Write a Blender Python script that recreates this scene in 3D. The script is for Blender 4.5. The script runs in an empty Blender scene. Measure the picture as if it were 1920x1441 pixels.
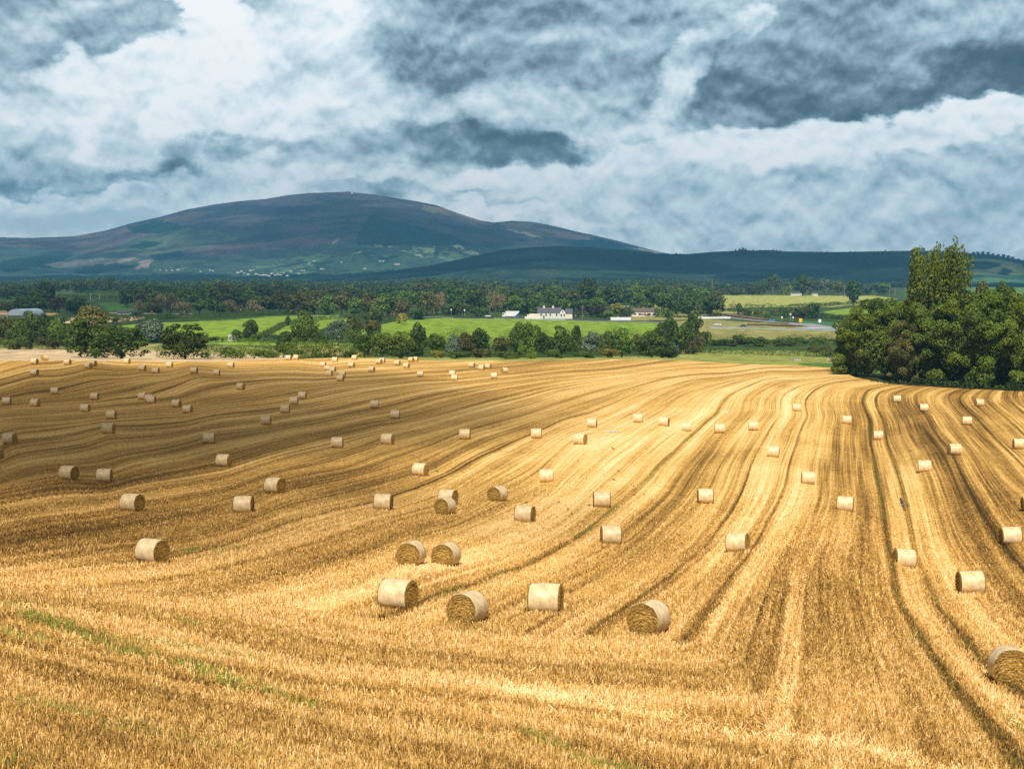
import bpy, math, random
import numpy as np
from mathutils import Vector, Matrix

random.seed(7); RNG = np.random.default_rng(7)
SC = bpy.context.scene
COL = SC.collection
R = math.radians

# ------------------------------------------------------------------ camera
F = 1920 * 50 / 36.0
PITCH = math.atan(190.5 / F)
cam = bpy.data.cameras.new("camera"); cam.lens = 50; cam.sensor_width = 36
cam.clip_start = 0.5; cam.clip_end = 60000
camo = bpy.data.objects.new("camera", cam); COL.objects.link(camo)
camo.rotation_euler = (math.pi / 2 - PITCH, 0, 0); camo.location = (0, 0, 0)
SC.camera = camo

def uv(px, py):
    """photo pixel -> world slopes u = X/Y, v = -Z/Y"""
    a = (np.asarray(px, float) - 960) / F; b = (720.5 - np.asarray(py, float)) / F
    d = math.cos(PITCH) + b * math.sin(PITCH)
    return a / d, (math.sin(PITCH) - b * math.cos(PITCH)) / d

def pix(u, v):
    """slopes -> photo pixel"""
    c, s = math.cos(PITCH), math.sin(PITCH)
    dz = -np.asarray(v, float)
    f = c - dz * s; b = s + dz * c
    return 960 + F * np.asarray(u, float) / f, 720.5 - F * b / f

# ------------------------------------------------------------------ small numeric helpers
def smooth(a, b, x):
    t = np.clip((np.asarray(x, float) - a) / (b - a), 0, 1)
    return t * t * (3 - 2 * t)

def vnoise(x, y, seed=0, oct=4, gain=0.5):
    x = np.asarray(x, float); y = np.asarray(y, float)
    out = 0; amp = 1; tot = 0
    for o in range(oct):
        xi = np.floor(x).astype(np.int64); yi = np.floor(y).astype(np.int64)
        fx = x - xi; fy = y - yi
        fx = fx * fx * (3 - 2 * fx); fy = fy * fy * (3 - 2 * fy)
        def h(i, j):
            n = (i * 374761393 + j * 668265263 + (seed + o) * 974634777) & 0xffffffff
            n = ((n ^ (n >> 13)) * 1274126177) & 0xffffffff
            return ((n ^ (n >> 16)) & 0xffff) / 65535.0
        v = (h(xi, yi) * (1 - fx) + h(xi + 1, yi) * fx) * (1 - fy) + (h(xi, yi + 1) * (1 - fx) + h(xi + 1, yi + 1) * fx) * fy
        out = out + amp * v; tot += amp; amp *= gain; x = x * 2.03 + 17.1; y = y * 2.03 + 5.3
    return out / tot

class TPS:
    """smoothed thin plate spline in 2D"""
    def __init__(s, P, z, lam=0.0, scale=1.0):
        P = np.asarray(P, float) / scale; s.P = P; s.scale = scale; n = len(P)
        K = s.k(np.linalg.norm(P[:, None] - P[None], axis=2)) + lam * np.eye(n)
        T = np.c_[np.ones(n), P]
        A = np.block([[K, T], [T.T, np.zeros((3, 3))]])
        s.w = np.linalg.solve(A, np.r_[np.asarray(z, float), 0, 0, 0])
    @staticmethod
    def k(r):
        return np.where(r > 1e-9, r * r * np.log(np.maximum(r, 1e-9)), 0)
    def __call__(s, x, y):
        x = np.asarray(x, float); sh = x.shape
        Q = np.c_[x.ravel(), np.asarray(y, float).ravel()] / s.scale
        out = np.empty(len(Q)); n = len(s.P)
        for i in range(0, len(Q), 20000):
            q = Q[i:i + 20000]
            out[i:i + 20000] = s.k(np.linalg.norm(q[:, None] - s.P[None], axis=2)) @ s.w[:n] + s.w[n] + q @ s.w[n + 1:]
        return out.reshape(sh)

# ------------------------------------------------------------------ bales measured on the field: x, y centre, height, seen angle of the axis
# (angle: 0 = curved side square on, positive = left end shows, negative = right end shows; None = follows the rows)
BALES = [
 (65,677,11.5,None),(84,670.5,11,40),(127,678,11.5,-30),(166,685,12,-40),(174,680.5,12,-30),(238,677,11,-28),(65,697,12.7,-28),
 (267,689,12,-22),(292,694.5,11.8,-20),(318,684,11,-20),(364,693.5,12.5,-18),(406,697.5,12,-15),(433,684,11,-20),
 (102,732.5,13.7,-6),(177.5,742.5,14.2,-20),(13,751.5,15,-15),(66,755,15.2,-30),(160,765,16,-22),(209,777.5,17,-20),
 (267,743,14,-22),(280,746,14.5,-20),(284,749.5,15.5,-18),(331,756,15.3,-25),(352,766.5,16,-22),(204,802.5,21,-22),(451.5,724,13.6,-30),
 (392,820.5,21.5,-8),(19,820.5,22,-32),(-7,852,23,-30),(128.5,885,28,-38),(196,891,26.5,-14),(420,864,24.5,-26),(248,941,35,-38),
 (457,946,34,-12),(285,1031,47.5,-42),(516,910,31,-38),
 (541,670.5,10,-20),(555,669,10,-18),(606,682.5,10,-22),(628,674,10,-15),(665,670,9.7,-20),(614,690,10.6,-15),(624,692.5,10.8,-22),
 (617,699.5,11.8,-18),(642,701,11.5,-12),(638.5,708.5,12.2,-22),(659.5,684.5,10.5,-28),(697,692.5,10.8,-25),(711,677.5,10,-30),
 (717,675.5,10,-20),(745,680,10,-25),(762,685,10.5,-22),(771,674,9.6,-35),(779,673,9.5,-20),(788,701,11.7,-6),(848,700,11.3,-8),
 (852,708,12,-6),(885,684,10.3,-25),(903,689,10.7,-22),(915.5,686.5,10.3,-25),(926.5,704.5,12,-4),(945.5,694,11,35),
 (567,740.5,14.3,-15),(551,751,15.3,-10),(534.5,766.5,16.5,-8),(499,788,18,-12),(702.5,757,15.8,-5),(741,776.5,17,-6),
 (632.5,829.5,21.7,-8),(727,823,21.5,-22),(872,814,20.3,-8),(788.5,880.5,25.5,-28),(718.5,941.5,32,-12),(840,932,30,-25),
 (835,950,32,60),(933,924,30,60),(771,1036,48,74),(836,1037,46,70),(746,1115.5,59,-28),(876,1140,63,66),(1022.5,1123,59,-10),
 (1217,1159.5,65.5,67),(1006,812.5,19.7,-4),(1088,823.5,22,-24),(1110,792.5,18,-10),(1196.5,784.5,17.6,-3),(1245,790,18.2,-14),
 (1287,800.5,18,-2),(1349.5,803.5,18.7,3),(1412.5,799,18.2,3),(1025,892,26,-2),(984,963.5,33,-18),(1128,935.5,31,3),
 (1145,1003,36.5,7),(1322.5,929,28.3,5),(1384,1016,38,-14),(1494,764,15.5,3),(1587.5,787,17,1),(1682,748,14,5),(1732.5,763.5,15.5,8),
 (1836,755,14.7,22),(1813,789,17.3,3),(1647,816.5,17.8,3),(1450,846.5,22,-4),(1789.5,842,22.3,20),(1910,832,20.5,14),
 (1734.5,872,24.3,3),(1515,895,25,6),(1584,942.5,30,-2),(1896,1004,35,14),(1694,1044,37,16),(1820,1091.5,45,16),(1895,1248,75,-80),
 (1933,944,30,14)]
BD, BW = 1.30, 1.25
# ------------------------------------------------------------------ field: inverse distance as a smooth function of the slopes
pts, q = [], []
for (x, y, h, a) in BALES:
    u_, v_ = uv(x, y + h * 0.5); pts.append((u_, v_)); q.append(h / (F * BD) / 1.01)
for (x, y, D) in [(-300,1441,24.5),(0,1441,24),(500,1441,24),(960,1441,24.5),(1400,1441,25.5),(1920,1441,28),(2300,1441,29),(100,1250,37),(600,1250,42),
                  (1300,1290,40),(1650,1300,39),(-500,1100,62),(1560,1080,64),(600,1180,52),(1000,1300,38),
                  (0,676,330),(300,677,335),(1050,676,362),(1200,674,368),(1350,679,360),(1500,686,342),(1580,691,332),(1640,717,292),(1920,735,262),(2400,760,235),
                  (-600,700,300),(-600,800,190),(2500,1000,92),(1300,700,300),(1450,720,268)]:
    u_, v_ = uv(x, y); pts.append((u_, v_)); q.append(1.0 / D)
Q = TPS(pts, q, lam=3e-3, scale=0.3)

EDGE = [(-900,700),(-400,683),(0,676),(150,676),(270,677),(400,678),(480,674.5),(560,672),(640,670.5),(700,672.5),(800,675.5),(900,676),(960,677),(1050,675),
        (1150,673),(1200,674),(1300,677),(1400,682),(1500,685.5),(1570,690),(1600,706),(1640,715),(1700,722),(1800,728),(1920,734),(2300,752),(2900,780)]
_eu, _ev = uv([e[0] for e in EDGE], [e[1] for e in EDGE])
def vedge(u): return np.interp(u, _eu, _ev)

ZVY = [380, 460, 560, 650, 820, 1000, 1400, 1700, 2500, 3500, 5200, 7500]
ZVZ = [-22.2, -24.3, -26.2, -26.8, -26.3, -25, -21.5, -18.5, -12, -6, 0, 12]
def zvalley(u, Y):
    z = np.interp(Y, ZVY, ZVZ)
    return z + (vnoise(u * Y / 160 + 9, Y / 200, 3, 2) - 0.5) * 2.0 * smooth(500, 900, Y)

NC = 560
UC = uv(np.linspace(-900, 2900, NC), np.full(NC, 720))[0]
ve = vedge(UC)
NF = 330
tt = np.linspace(0, 1, NF) ** 1.25
vb = 0.62
VF = ve[None] + (vb - ve[None]) * tt[:, None]
UF = np.repeat(UC[None], NF, 0)
QF = np.maximum.accumulate(Q(UF, np.minimum(VF, 0.42)), axis=0)
# beyond the bottom of the picture: keep walking up the bank towards the camera
ib = np.argmax(VF[:, 0] > 0.40)
YF = 1 / QF
ZF = -VF * YF
for j in range(NC):
    k = np.argmax(VF[:, j] > 0.385)
    yk, zk = YF[k, j], ZF[k, j]
    t = (np.arange(k, NF) - k) / (NF - k)
    YF[k:, j] = yk * (1 - t) + 3.0 * t
    ZF[k:, j] = zk * (1 - t) ** 1.0 + -1.75 * (1 - (1 - t))
# small relief
def relief(X, Y):
    return (vnoise(X / 9, Y / 9, 11, 3) - 0.5) * 0.22 * smooth(15, 40, Y)
XF = UF * YF
ZF = ZF + relief(XF, YF)
Ye, Ze = YF[0], ZF[0]
NV = 300
YV = np.empty((NV, NC)); ZV = np.empty((NV, NC))
far = np.r_[np.linspace(0, 1, 60), 1 + np.linspace(0, 1, NV - 59)[1:]]
for j in range(NC):
    y1 = np.linspace(Ye[j], 470, 60)
    iv = np.linspace(1 / 470, 1 / 7500, NV - 59)[1:]
    yy = np.r_[y1, 1 / iv]; YV[:, j] = yy
    z = zvalley(UC[j], yy)
    z470 = zvalley(UC[j], 470.0)
    t = (y1 - Ye[j]) / (470 - Ye[j])
    z[:60] = Ze[j] * (1 - t) + z470 * t - 0.0
    ZV[:, j] = z
YA = np.vstack([YF[::-1], YV[1:]]); ZA = np.vstack([ZF[::-1], ZV[1:]])     # near -> far

def H(X, Y):
    X = np.atleast_1d(np.asarray(X, float)); Y = np.atleast_1d(np.asarray(Y, float))
    u = X / np.maximum(Y, 1e-3); fj = np.clip(np.interp(u, UC, np.arange(NC)), 0, NC - 1.001); j = fj.astype(int); w = fj - j
    out = np.empty(len(X))
    for i in range(len(X)):
        out[i] = np.interp(Y[i], YA[:, j[i]], ZA[:, j[i]]) * (1 - w[i]) + np.interp(Y[i], YA[:, j[i] + 1], ZA[:, j[i] + 1]) * w[i]
    return out
_LG = np.linspace(math.log(14), math.log(9000), 4000); _ZG = np.stack([np.interp(np.exp(_LG), YA[:, j], ZA[:, j]) for j in range(NC)], 1)
def HF(X, Y):
    u = X / Y; fj = np.clip(np.interp(u, UC, np.arange(NC)), 0, NC - 1.001); j = fj.astype(int); w = fj - j
    fi = np.clip((np.log(Y) - _LG[0]) / (_LG[1] - _LG[0]), 0, 3998.9); i = fi.astype(int); q_ = fi - i
    return (_ZG[i, j] * (1 - w) + _ZG[i, j + 1] * w) * (1 - q_) + (_ZG[i + 1, j] * (1 - w) + _ZG[i + 1, j + 1] * w) * q_
def h1(X, Y): return float(H([X], [Y])[0])

def at(px, py, near=20):
    """ground point seen at a photo pixel (first crossing)"""
    u, v = uv(px, py)
    j = int(np.clip(np.interp(u, UC, np.arange(NC)), 0, NC - 1))
    Yc, Vc = YA[:, j], -ZA[:, j] / YA[:, j]
    k = np.where((Vc[:-1] >= v) & (Vc[1:] < v) & (Yc[:-1] > near))[0]
    if len(k) == 0: k = np.array([np.argmin(np.abs(Vc - v))]); k[0] = min(k[0], len(Yc) - 2)
    k = k[0]; d = Vc[k] - Vc[k + 1]
    t = (Vc[k] - v) / d if abs(d) > 1e-9 else 0
    Y = Yc[k] + (Yc[k + 1] - Yc[k]) * float(np.clip(t, 0, 1))
    return Vector((u * Y, Y, h1(u * Y, Y)))
def atY(px, Y):
    u = float(uv(px, 600)[0]); return Vector((u * Y, Y, h1(u * Y, Y)))

# ------------------------------------------------------------------ object helpers
def mesh_np(name, V, Fc, n, attrs=None, smooth_=False):
    """V (k,3), Fc (m,n) index array with n corners"""
    me = bpy.data.meshes.new(name)
    V = np.ascontiguousarray(V, dtype=np.float32); Fc = np.ascontiguousarray(Fc, dtype=np.int32)
    me.vertices.add(len(V)); me.vertices.foreach_set('co', V.ravel())
    me.loops.add(Fc.size); me.loops.foreach_set('vertex_index', Fc.ravel())
    me.polygons.add(len(Fc)); me.polygons.foreach_set('loop_start', np.arange(0, Fc.size, n, dtype=np.int32))
    me.polygons.foreach_set('loop_total', np.full(len(Fc), n, dtype=np.int32))
    me.polygons.foreach_set('use_smooth', np.full(len(Fc), smooth_, dtype=bool))
    for k, (a, ty) in (attrs or {}).items():
        at_ = me.attributes.new(k, ty, 'POINT')
        if ty == 'FLOAT': at_.data.foreach_set('value', np.ascontiguousarray(a, dtype=np.float32).ravel())
        elif ty == 'FLOAT_COLOR': at_.data.foreach_set('color', np.ascontiguousarray(a, dtype=np.float32).ravel())
        else: at_.data.foreach_set('vector', np.ascontiguousarray(a, dtype=np.float32).ravel())
    me.update(calc_edges=True)
    return me

class MB:
    """collects polygons into one mesh"""
    def __init__(s): s.v = []; s.f = []; s.m = []; s.mi = 0
    def poly(s, pts):
        i = len(s.v); s.v += [tuple(p) for p in pts]; s.f.append(list(range(i, i + len(pts)))); s.m.append(s.mi)
    def box(s, x0, x1, y0, y1, z0, z1):
        P = [(x0,y0,z0),(x1,y0,z0),(x1,y1,z0),(x0,y1,z0),(x0,y0,z1),(x1,y0,z1),(x1,y1,z1),(x0,y1,z1)]
        i = len(s.v); s.v += P
        for q_ in ((0,3,2,1),(4,5,6,7),(0,1,5,4),(1,2,6,5),(2,3,7,6),(3,0,4,7)): s.f.append([i + k for k in q_]); s.m.append(s.mi)
    def tube(s, a, b, r0, r1, n=6, cap=True):
        a = Vector(a); b = Vector(b); d = (b - a).normalized(); e = d.orthogonal().normalized(); g = d.cross(e)
        i = len(s.v)
        for (c, r) in ((a, r0), (b, r1)):
            for k in range(n):
                t = 2 * math.pi * k / n; s.v.append(tuple(c + (e * math.cos(t) + g * math.sin(t)) * r))
        for k in range(n):
            s.f.append([i + k, i + (k + 1) % n, i + n + (k + 1) % n, i + n + k]); s.m.append(s.mi)
        if cap: s.f.append([i + n + k for k in range(n)]); s.m.append(s.mi); s.f.append([i + k for k in range(n)][::-1]); s.m.append(s.mi)
    def prism(s, prof, x0, x1):
        """profile in (y,z) extruded along x"""
        n = len(prof); i = len(s.v)
        s.v += [(x0, p[0], p[1]) for p in prof] + [(x1, p[0], p[1]) for p in prof]
        for k in range(n): s.f.append([i + k, i + (k + 1) % n, i + n + (k + 1) % n, i + n + k]); s.m.append(s.mi)
        s.f.append([i + k for k in range(n)][::-1]); s.m.append(s.mi); s.f.append([i + n + k for k in range(n)]); s.m.append(s.mi)
    def data(s, name, mats, smooth_=False):
        me = bpy.data.meshes.new(name); me.from_pydata(s.v, [], s.f)
        for m in (mats if isinstance(mats, (list, tuple)) else [mats]): me.materials.append(m)
        me.polygons.foreach_set('material_index', s.m)
        if smooth_: me.polygons.foreach_set('use_smooth', [True] * len(s.f))
        me.update(); return me
    def build(s, name, mats, parent=None, smooth_=False):
        return ob(name, s.data(name, mats, smooth_), parent)

def ob(name, data, parent=None):
    o = bpy.data.objects.new(name, data); COL.objects.link(o)
    if parent is not None: o.parent = parent
    return o
def tag(o, label=None, cat=None, group=None, kind=None):
    if label: o['label'] = label
    if cat: o['category'] = cat
    if group: o['group'] = group
    if kind: o['kind'] = kind
    return o
def empty(name, loc=(0, 0, 0), rz=0.0, scale=(1, 1, 1)):
    o = ob(name, None); o.location = loc; o.rotation_euler = (0, 0, rz); o.scale = scale; o.empty_display_size = 0.2
    return o
def copy_tree(o, parent=None):
    c = o.copy(); COL.objects.link(c); c.parent = parent
    for ch in list(o.children): copy_tree(ch, c)
    return c
ORD = ['first','second','third','fourth','fifth','sixth','seventh','eighth','ninth','tenth','eleventh','twelfth','thirteenth','fourteenth','fifteenth','sixteenth',
       'seventeenth','eighteenth','nineteenth','twentieth','twenty-first','twenty-second','twenty-third','twenty-fourth','twenty-fifth','twenty-sixth','twenty-seventh',
       'twenty-eighth','twenty-ninth','thirtieth','thirty-first','thirty-second','thirty-third','thirty-fourth','thirty-fifth','thirty-sixth','thirty-seventh','thirty-eighth','thirty-ninth','fortieth']
ORD += ['forty-' + o_ for o_ in ORD[:9]] + ['fiftieth'] + ['fifty-' + o_ for o_ in ORD[:9]]

# ------------------------------------------------------------------ node helpers
class NT:
    def __init__(s, tree): s.t = tree; s.n = tree.nodes; s.l = tree.links
    def new(s, ty, **kw):
        n = s.n.new(ty)
        for k, v in kw.items(): setattr(n, k, v)
        return n
    def put(s, sock, val):
        if isinstance(val, bpy.types.NodeSocket): s.l.new(val, sock)
        elif isinstance(val, (tuple, list)) and len(val) == 3 and sock.type == 'RGBA': sock.default_value = (*val, 1)
        else: sock.default_value = val
    def math(s, op, *a, clamp=False):
        n = s.new('ShaderNodeMath', operation=op, use_clamp=clamp)
        for i, v in enumerate(a): s.put(n.inputs[i], v)
        return n.outputs[0]
    def vmath(s, op, *a):
        n = s.new('ShaderNodeVectorMath', operation=op)
        for i, v in enumerate(a):
            s.put(n.inputs[3] if (op == 'SCALE' and i == 1) else n.inputs[i], v)
        return n.outputs[1] if op in ('LENGTH', 'DOT_PRODUCT', 'DISTANCE') else n.outputs[0]
    def mix(s, f, a, b, mode='MIX'):
        n = s.new('ShaderNodeMix', data_type='RGBA', blend_type=mode)
        s.put(n.inputs[0], f); s.put(n.inputs[6], a); s.put(n.inputs[7], b); return n.outputs[2]
    def fmix(s, f, a, b):
        n = s.new('ShaderNodeMix', data_type='FLOAT'); s.put(n.inputs[0], f); s.put(n.inputs[2], a); s.put(n.inputs[3], b); return n.outputs[0]
    def noise(s, vec, scale, detail=3, rough=0.5, dist=0.0, out=0, dim='3D'):
        n = s.new('ShaderNodeTexNoise', noise_dimensions=dim); s.put(n.inputs['Vector'], vec); s.put(n.inputs['Scale'], scale)
        n.inputs['Detail'].default_value = detail; n.inputs['Roughness'].default_value = rough; n.inputs['Distortion'].default_value = dist
        return n.outputs[out]
    def ramp(s, f, stops, interp='LINEAR'):
        n = s.new('ShaderNodeValToRGB'); n.color_ramp.interpolation = interp; e = n.color_ramp.elements
        while len(e) > 1: e.remove(e[0])
        e[0].position = stops[0][0]; e[0].color = (*stops[0][1], 1)
        for p, c in stops[1:]: k = e.new(p); k.color = (*c, 1)
        s.put(n.inputs[0], f); return n.outputs[0]
    def mr(s, f, a, b, c=0.0, d=1.0, sm=True):
        n = s.new('ShaderNodeMapRange', interpolation_type='SMOOTHSTEP' if sm else 'LINEAR')
        for i, v in enumerate((f, a, b, c, d)): s.put(n.inputs[i], v)
        return n.outputs[0]
    def comb(s, x, y, z=0.0):
        n = s.new('ShaderNodeCombineXYZ')
        for i, v in enumerate((x, y, z)): s.put(n.inputs[i], v)
        return n.outputs[0]
    def sep(s, v):
        n = s.new('ShaderNodeSeparateXYZ'); s.put(n.inputs[0], v); return n.outputs
    def attr(s, name, out='Fac'):
        n = s.new('ShaderNodeAttribute', attribute_name=name); return n.outputs[out]
def srgb(r, g, b):
    f = lambda c: (c / 255 / 12.92) if c / 255 <= 0.04045 else ((c / 255 + 0.055) / 1.055) ** 2.4
    return (f(r), f(g), f(b))
def mat(name, fn=None, col=None, rough=0.9, spec=0.2, metal=0.0):
    m = bpy.data.materials.new(name); m.use_nodes = True; t = NT(m.node_tree)
    p = m.node_tree.nodes['Principled BSDF']; p.inputs['Roughness'].default_value = rough
    p.inputs['Specular IOR Level'].default_value = spec; p.inputs['Metallic'].default_value = metal
    if col: p.inputs['Base Color'].default_value = (*col, 1)
    if fn: fn(t, p)
    return m
def vary(name, col, amt=0.15, scale=2.0, rough=0.9, spec=0.2, metal=0.0):
    """plain material with mottled wear"""
    def fn(t, p):
        c = t.new('ShaderNodeTexCoord').outputs['Object']
        n = t.noise(c, scale, 4, 0.6)
        t.put(p.inputs['Base Color'], t.mix(n, tuple(x * (1 - amt) for x in col), tuple(min(1, x * (1 + amt)) for x in col)))
    return mat(name, fn, None, rough, spec, metal)

# ------------------------------------------------------------------ drilling rows: a row coordinate fitted through the lines seen on the field
ROWS1 = [
 (None, [(1422,722),(1360,775),(1317,807),(1280,847),(1230,905),(1185,940),(1140,975),(1080,1017),(1005,1057),(903,1104),(760,1140)]),
 (-37.5, [(1330,703),(1260,712),(1172,740),(1110,762),(1060,782),(960,826),(840,887),(730,927),(680,945),(580,970),(480,997),(350,1028),(230,1055),(0,1075)]),
 (-44, [(960,790),(870,815),(755,860),(640,900),(480,950),(350,985),(225,1017),(0,1047)]),
 (-65, [(1100,712),(960,745),(805,783),(742,797),(630,820),(480,862),(325,897),(187,917),(0,944)]),
 (-88, [(960,715),(755,747),(680,770),(580,792),(480,805),(300,840),(175,862),(0,897)]),
 (-122, [(900,705),(760,712),(640,722),(560,735),(480,750),(350,767),(217,777),(100,790),(0,797)]),
 (-146, [(410,710),(362,730),(300,747),(200,757),(100,765),(0,775)]),
 (-165, [(250,702),(150,717),(75,732),(0,747)]),
 (-182, [(200,692),(100,702),(0,717)]),
 (-150, [(480,706),(680,700),(840,687),(960,685)]),
 (None, [(1500,722),(1470,770),(1440,825),(1385,937),(1335,995),(1280,1055),(1200,1110),(1100,1165)]),
 (None, [(1540,727),(1520,780),(1497,830),(1480,900),(1450,970),(1400,1050),(1330,1130)]),
 (None, [(1560,740),(1550,850),(1540,950),(1520,1100),(1500,1200),(1480,1300),(1460,1441)]),
 (None, [(1590,760),(1600,900),(1600,1050),(1600,1150),(1590,1240),(1590,1317),(1606,1366),(1620,1441)]),
 (None, [(1625,730),(1630,800),(1642,850),(1650,912),(1652,1000),(1655,1100),(1684,1150),(1725,1228),(1800,1300),(1920,1370)]),
 (None, [(1645,762),(1672,850),(1686,912),(1702,962),(1727,1050),(1738,1076),(1779,1128),(1812,1190),(1847,1244),(1920,1290)]),
 (None, [(1715,737),(1752,825),(1795,875),(1827,937),(1875,1017),(1897,1050),(1960,1150)]),
 (None, [(1795,745),(1830,800),(1902,850),(1980,930)]),
 (None, [(1865,742),(1920,800),(2000,880)])]
def ground_near(px, py):
    u, v = uv(px, py); Y = 1 / float(Q(np.array([u]), np.array([v]))[0]); return u * Y, Y
P1, S1 = [], []; LINE_S = []
for s_, pl in ROWS1:
    w = [ground_near(*p) for p in pl]
    if s_ is None:
        k = min(range(len(w)), key=lambda i: abs(w[i][1] - 130)); s_ = w[k][0] - 0.24 * w[k][1]
    LINE_S.append(s_); P1 += w; S1 += [s_] * len(w)
ROW1 = TPS(P1, S1, lam=7e-2, scale=100.0)
ROWS2 = [(0, [(-300,1085),(0,1095),(300,1120),(600,1150),(850,1185),(1100,1197),(1250,1200),(1340,1165),(1420,1090)]),
 (6, [(0,1115),(500,1165),(850,1212),(1150,1238),(1350,1232),(1450,1180),(1530,1080)]),
 (18, [(0,1150),(300,1230),(700,1290),(1100,1325),(1500,1365),(1900,1480)]),
 (29, [(0,1250),(300,1340),(600,1410),(800,1460)])]
P2, S2 = [], []
for s_, pl in ROWS2:
    for p in pl: P2.append(ground_near(*p)); S2.append(s_)
ROW2 = TPS(P2, S2, lam=1e-3, scale=50.0)
ROW1A, ROW2A = ROW1, ROW2
def headland(X, Y, Z):
    """1 where the rows follow the foot of the bank"""
    px, py = pix(X / Y, -Z / Y)
    ya = np.interp(px, [-300,0,300,600,850,1100,1250,1330,1400], [1085,1095,1120,1150,1185,1197,1203,1210,1250])
    xb = np.interp(py, [1180,1240,1340,1441,1600], [1370,1390,1430,1460,1480])
    n = (vnoise(X / 1.2, Y / 1.2, 5, 3) - 0.5) * 40
    a = smooth(-14, 14, py - ya + n * 0.5) * smooth(-25, 25, xb - px + n)
    return a
def windrow(X, Y, Z):
    px, py = pix(X / Y, -Z / Y)
    yl = np.interp(px, [900,1100,1400,1600,1750,1900], [1290,1320,1378,1402,1445,1480])
    return np.exp(-((py - yl) / 12.0) ** 2) * smooth(880, 1000, px)
GREENS = [((30,1140),(260,1225),13,1),((250,1195),(480,1240),9,.6),((240,1222),(300,1232),8,.9),((340,1245),(460,1290),12,1),((480,1290),(600,1330),8,.7),((330,1165),(380,1172),5,.9),((30,1315),(170,1345),10,.8),
          ((330,1032),(380,1026),2.5,.9),((400,1032),(450,1023),2.5,.8),((200,1360),(600,1441),16,.35),((980,1370),(1060,1400),9,.8),((1050,1420),(1200,1450),10,.6),((820,1372),(900,1390),9,.5),
          ((1705,1195),(1720,1215),4,.7),((1880,1340),(1925,1375),7,.6),((0,1180),(90,1200),10,.5),((0,1420),(80,1450),14,.5)]
def greens(X, Y, Z):
    px, py = pix(X / Y, -Z / Y); g = np.zeros_like(px)
    for (a, b, w, k) in GREENS:
        ax, ay = a; bx, by = b; L2 = (bx - ax) ** 2 + (by - ay) ** 2
        t = np.clip(((px - ax) * (bx - ax) + (py - ay) * (by - ay)) / L2, 0, 1)
        d = np.hypot(px - ax - t * (bx - ax), (py - ay - t * (by - ay)) * 1.6)
        g = np.maximum(g, k * np.exp(-(d / (w * 1.7)) ** 2) * smooth(.36, .6, vnoise(X / 1.6 + 3, Y / 1.6, 15, 3)))
    return g

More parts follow.
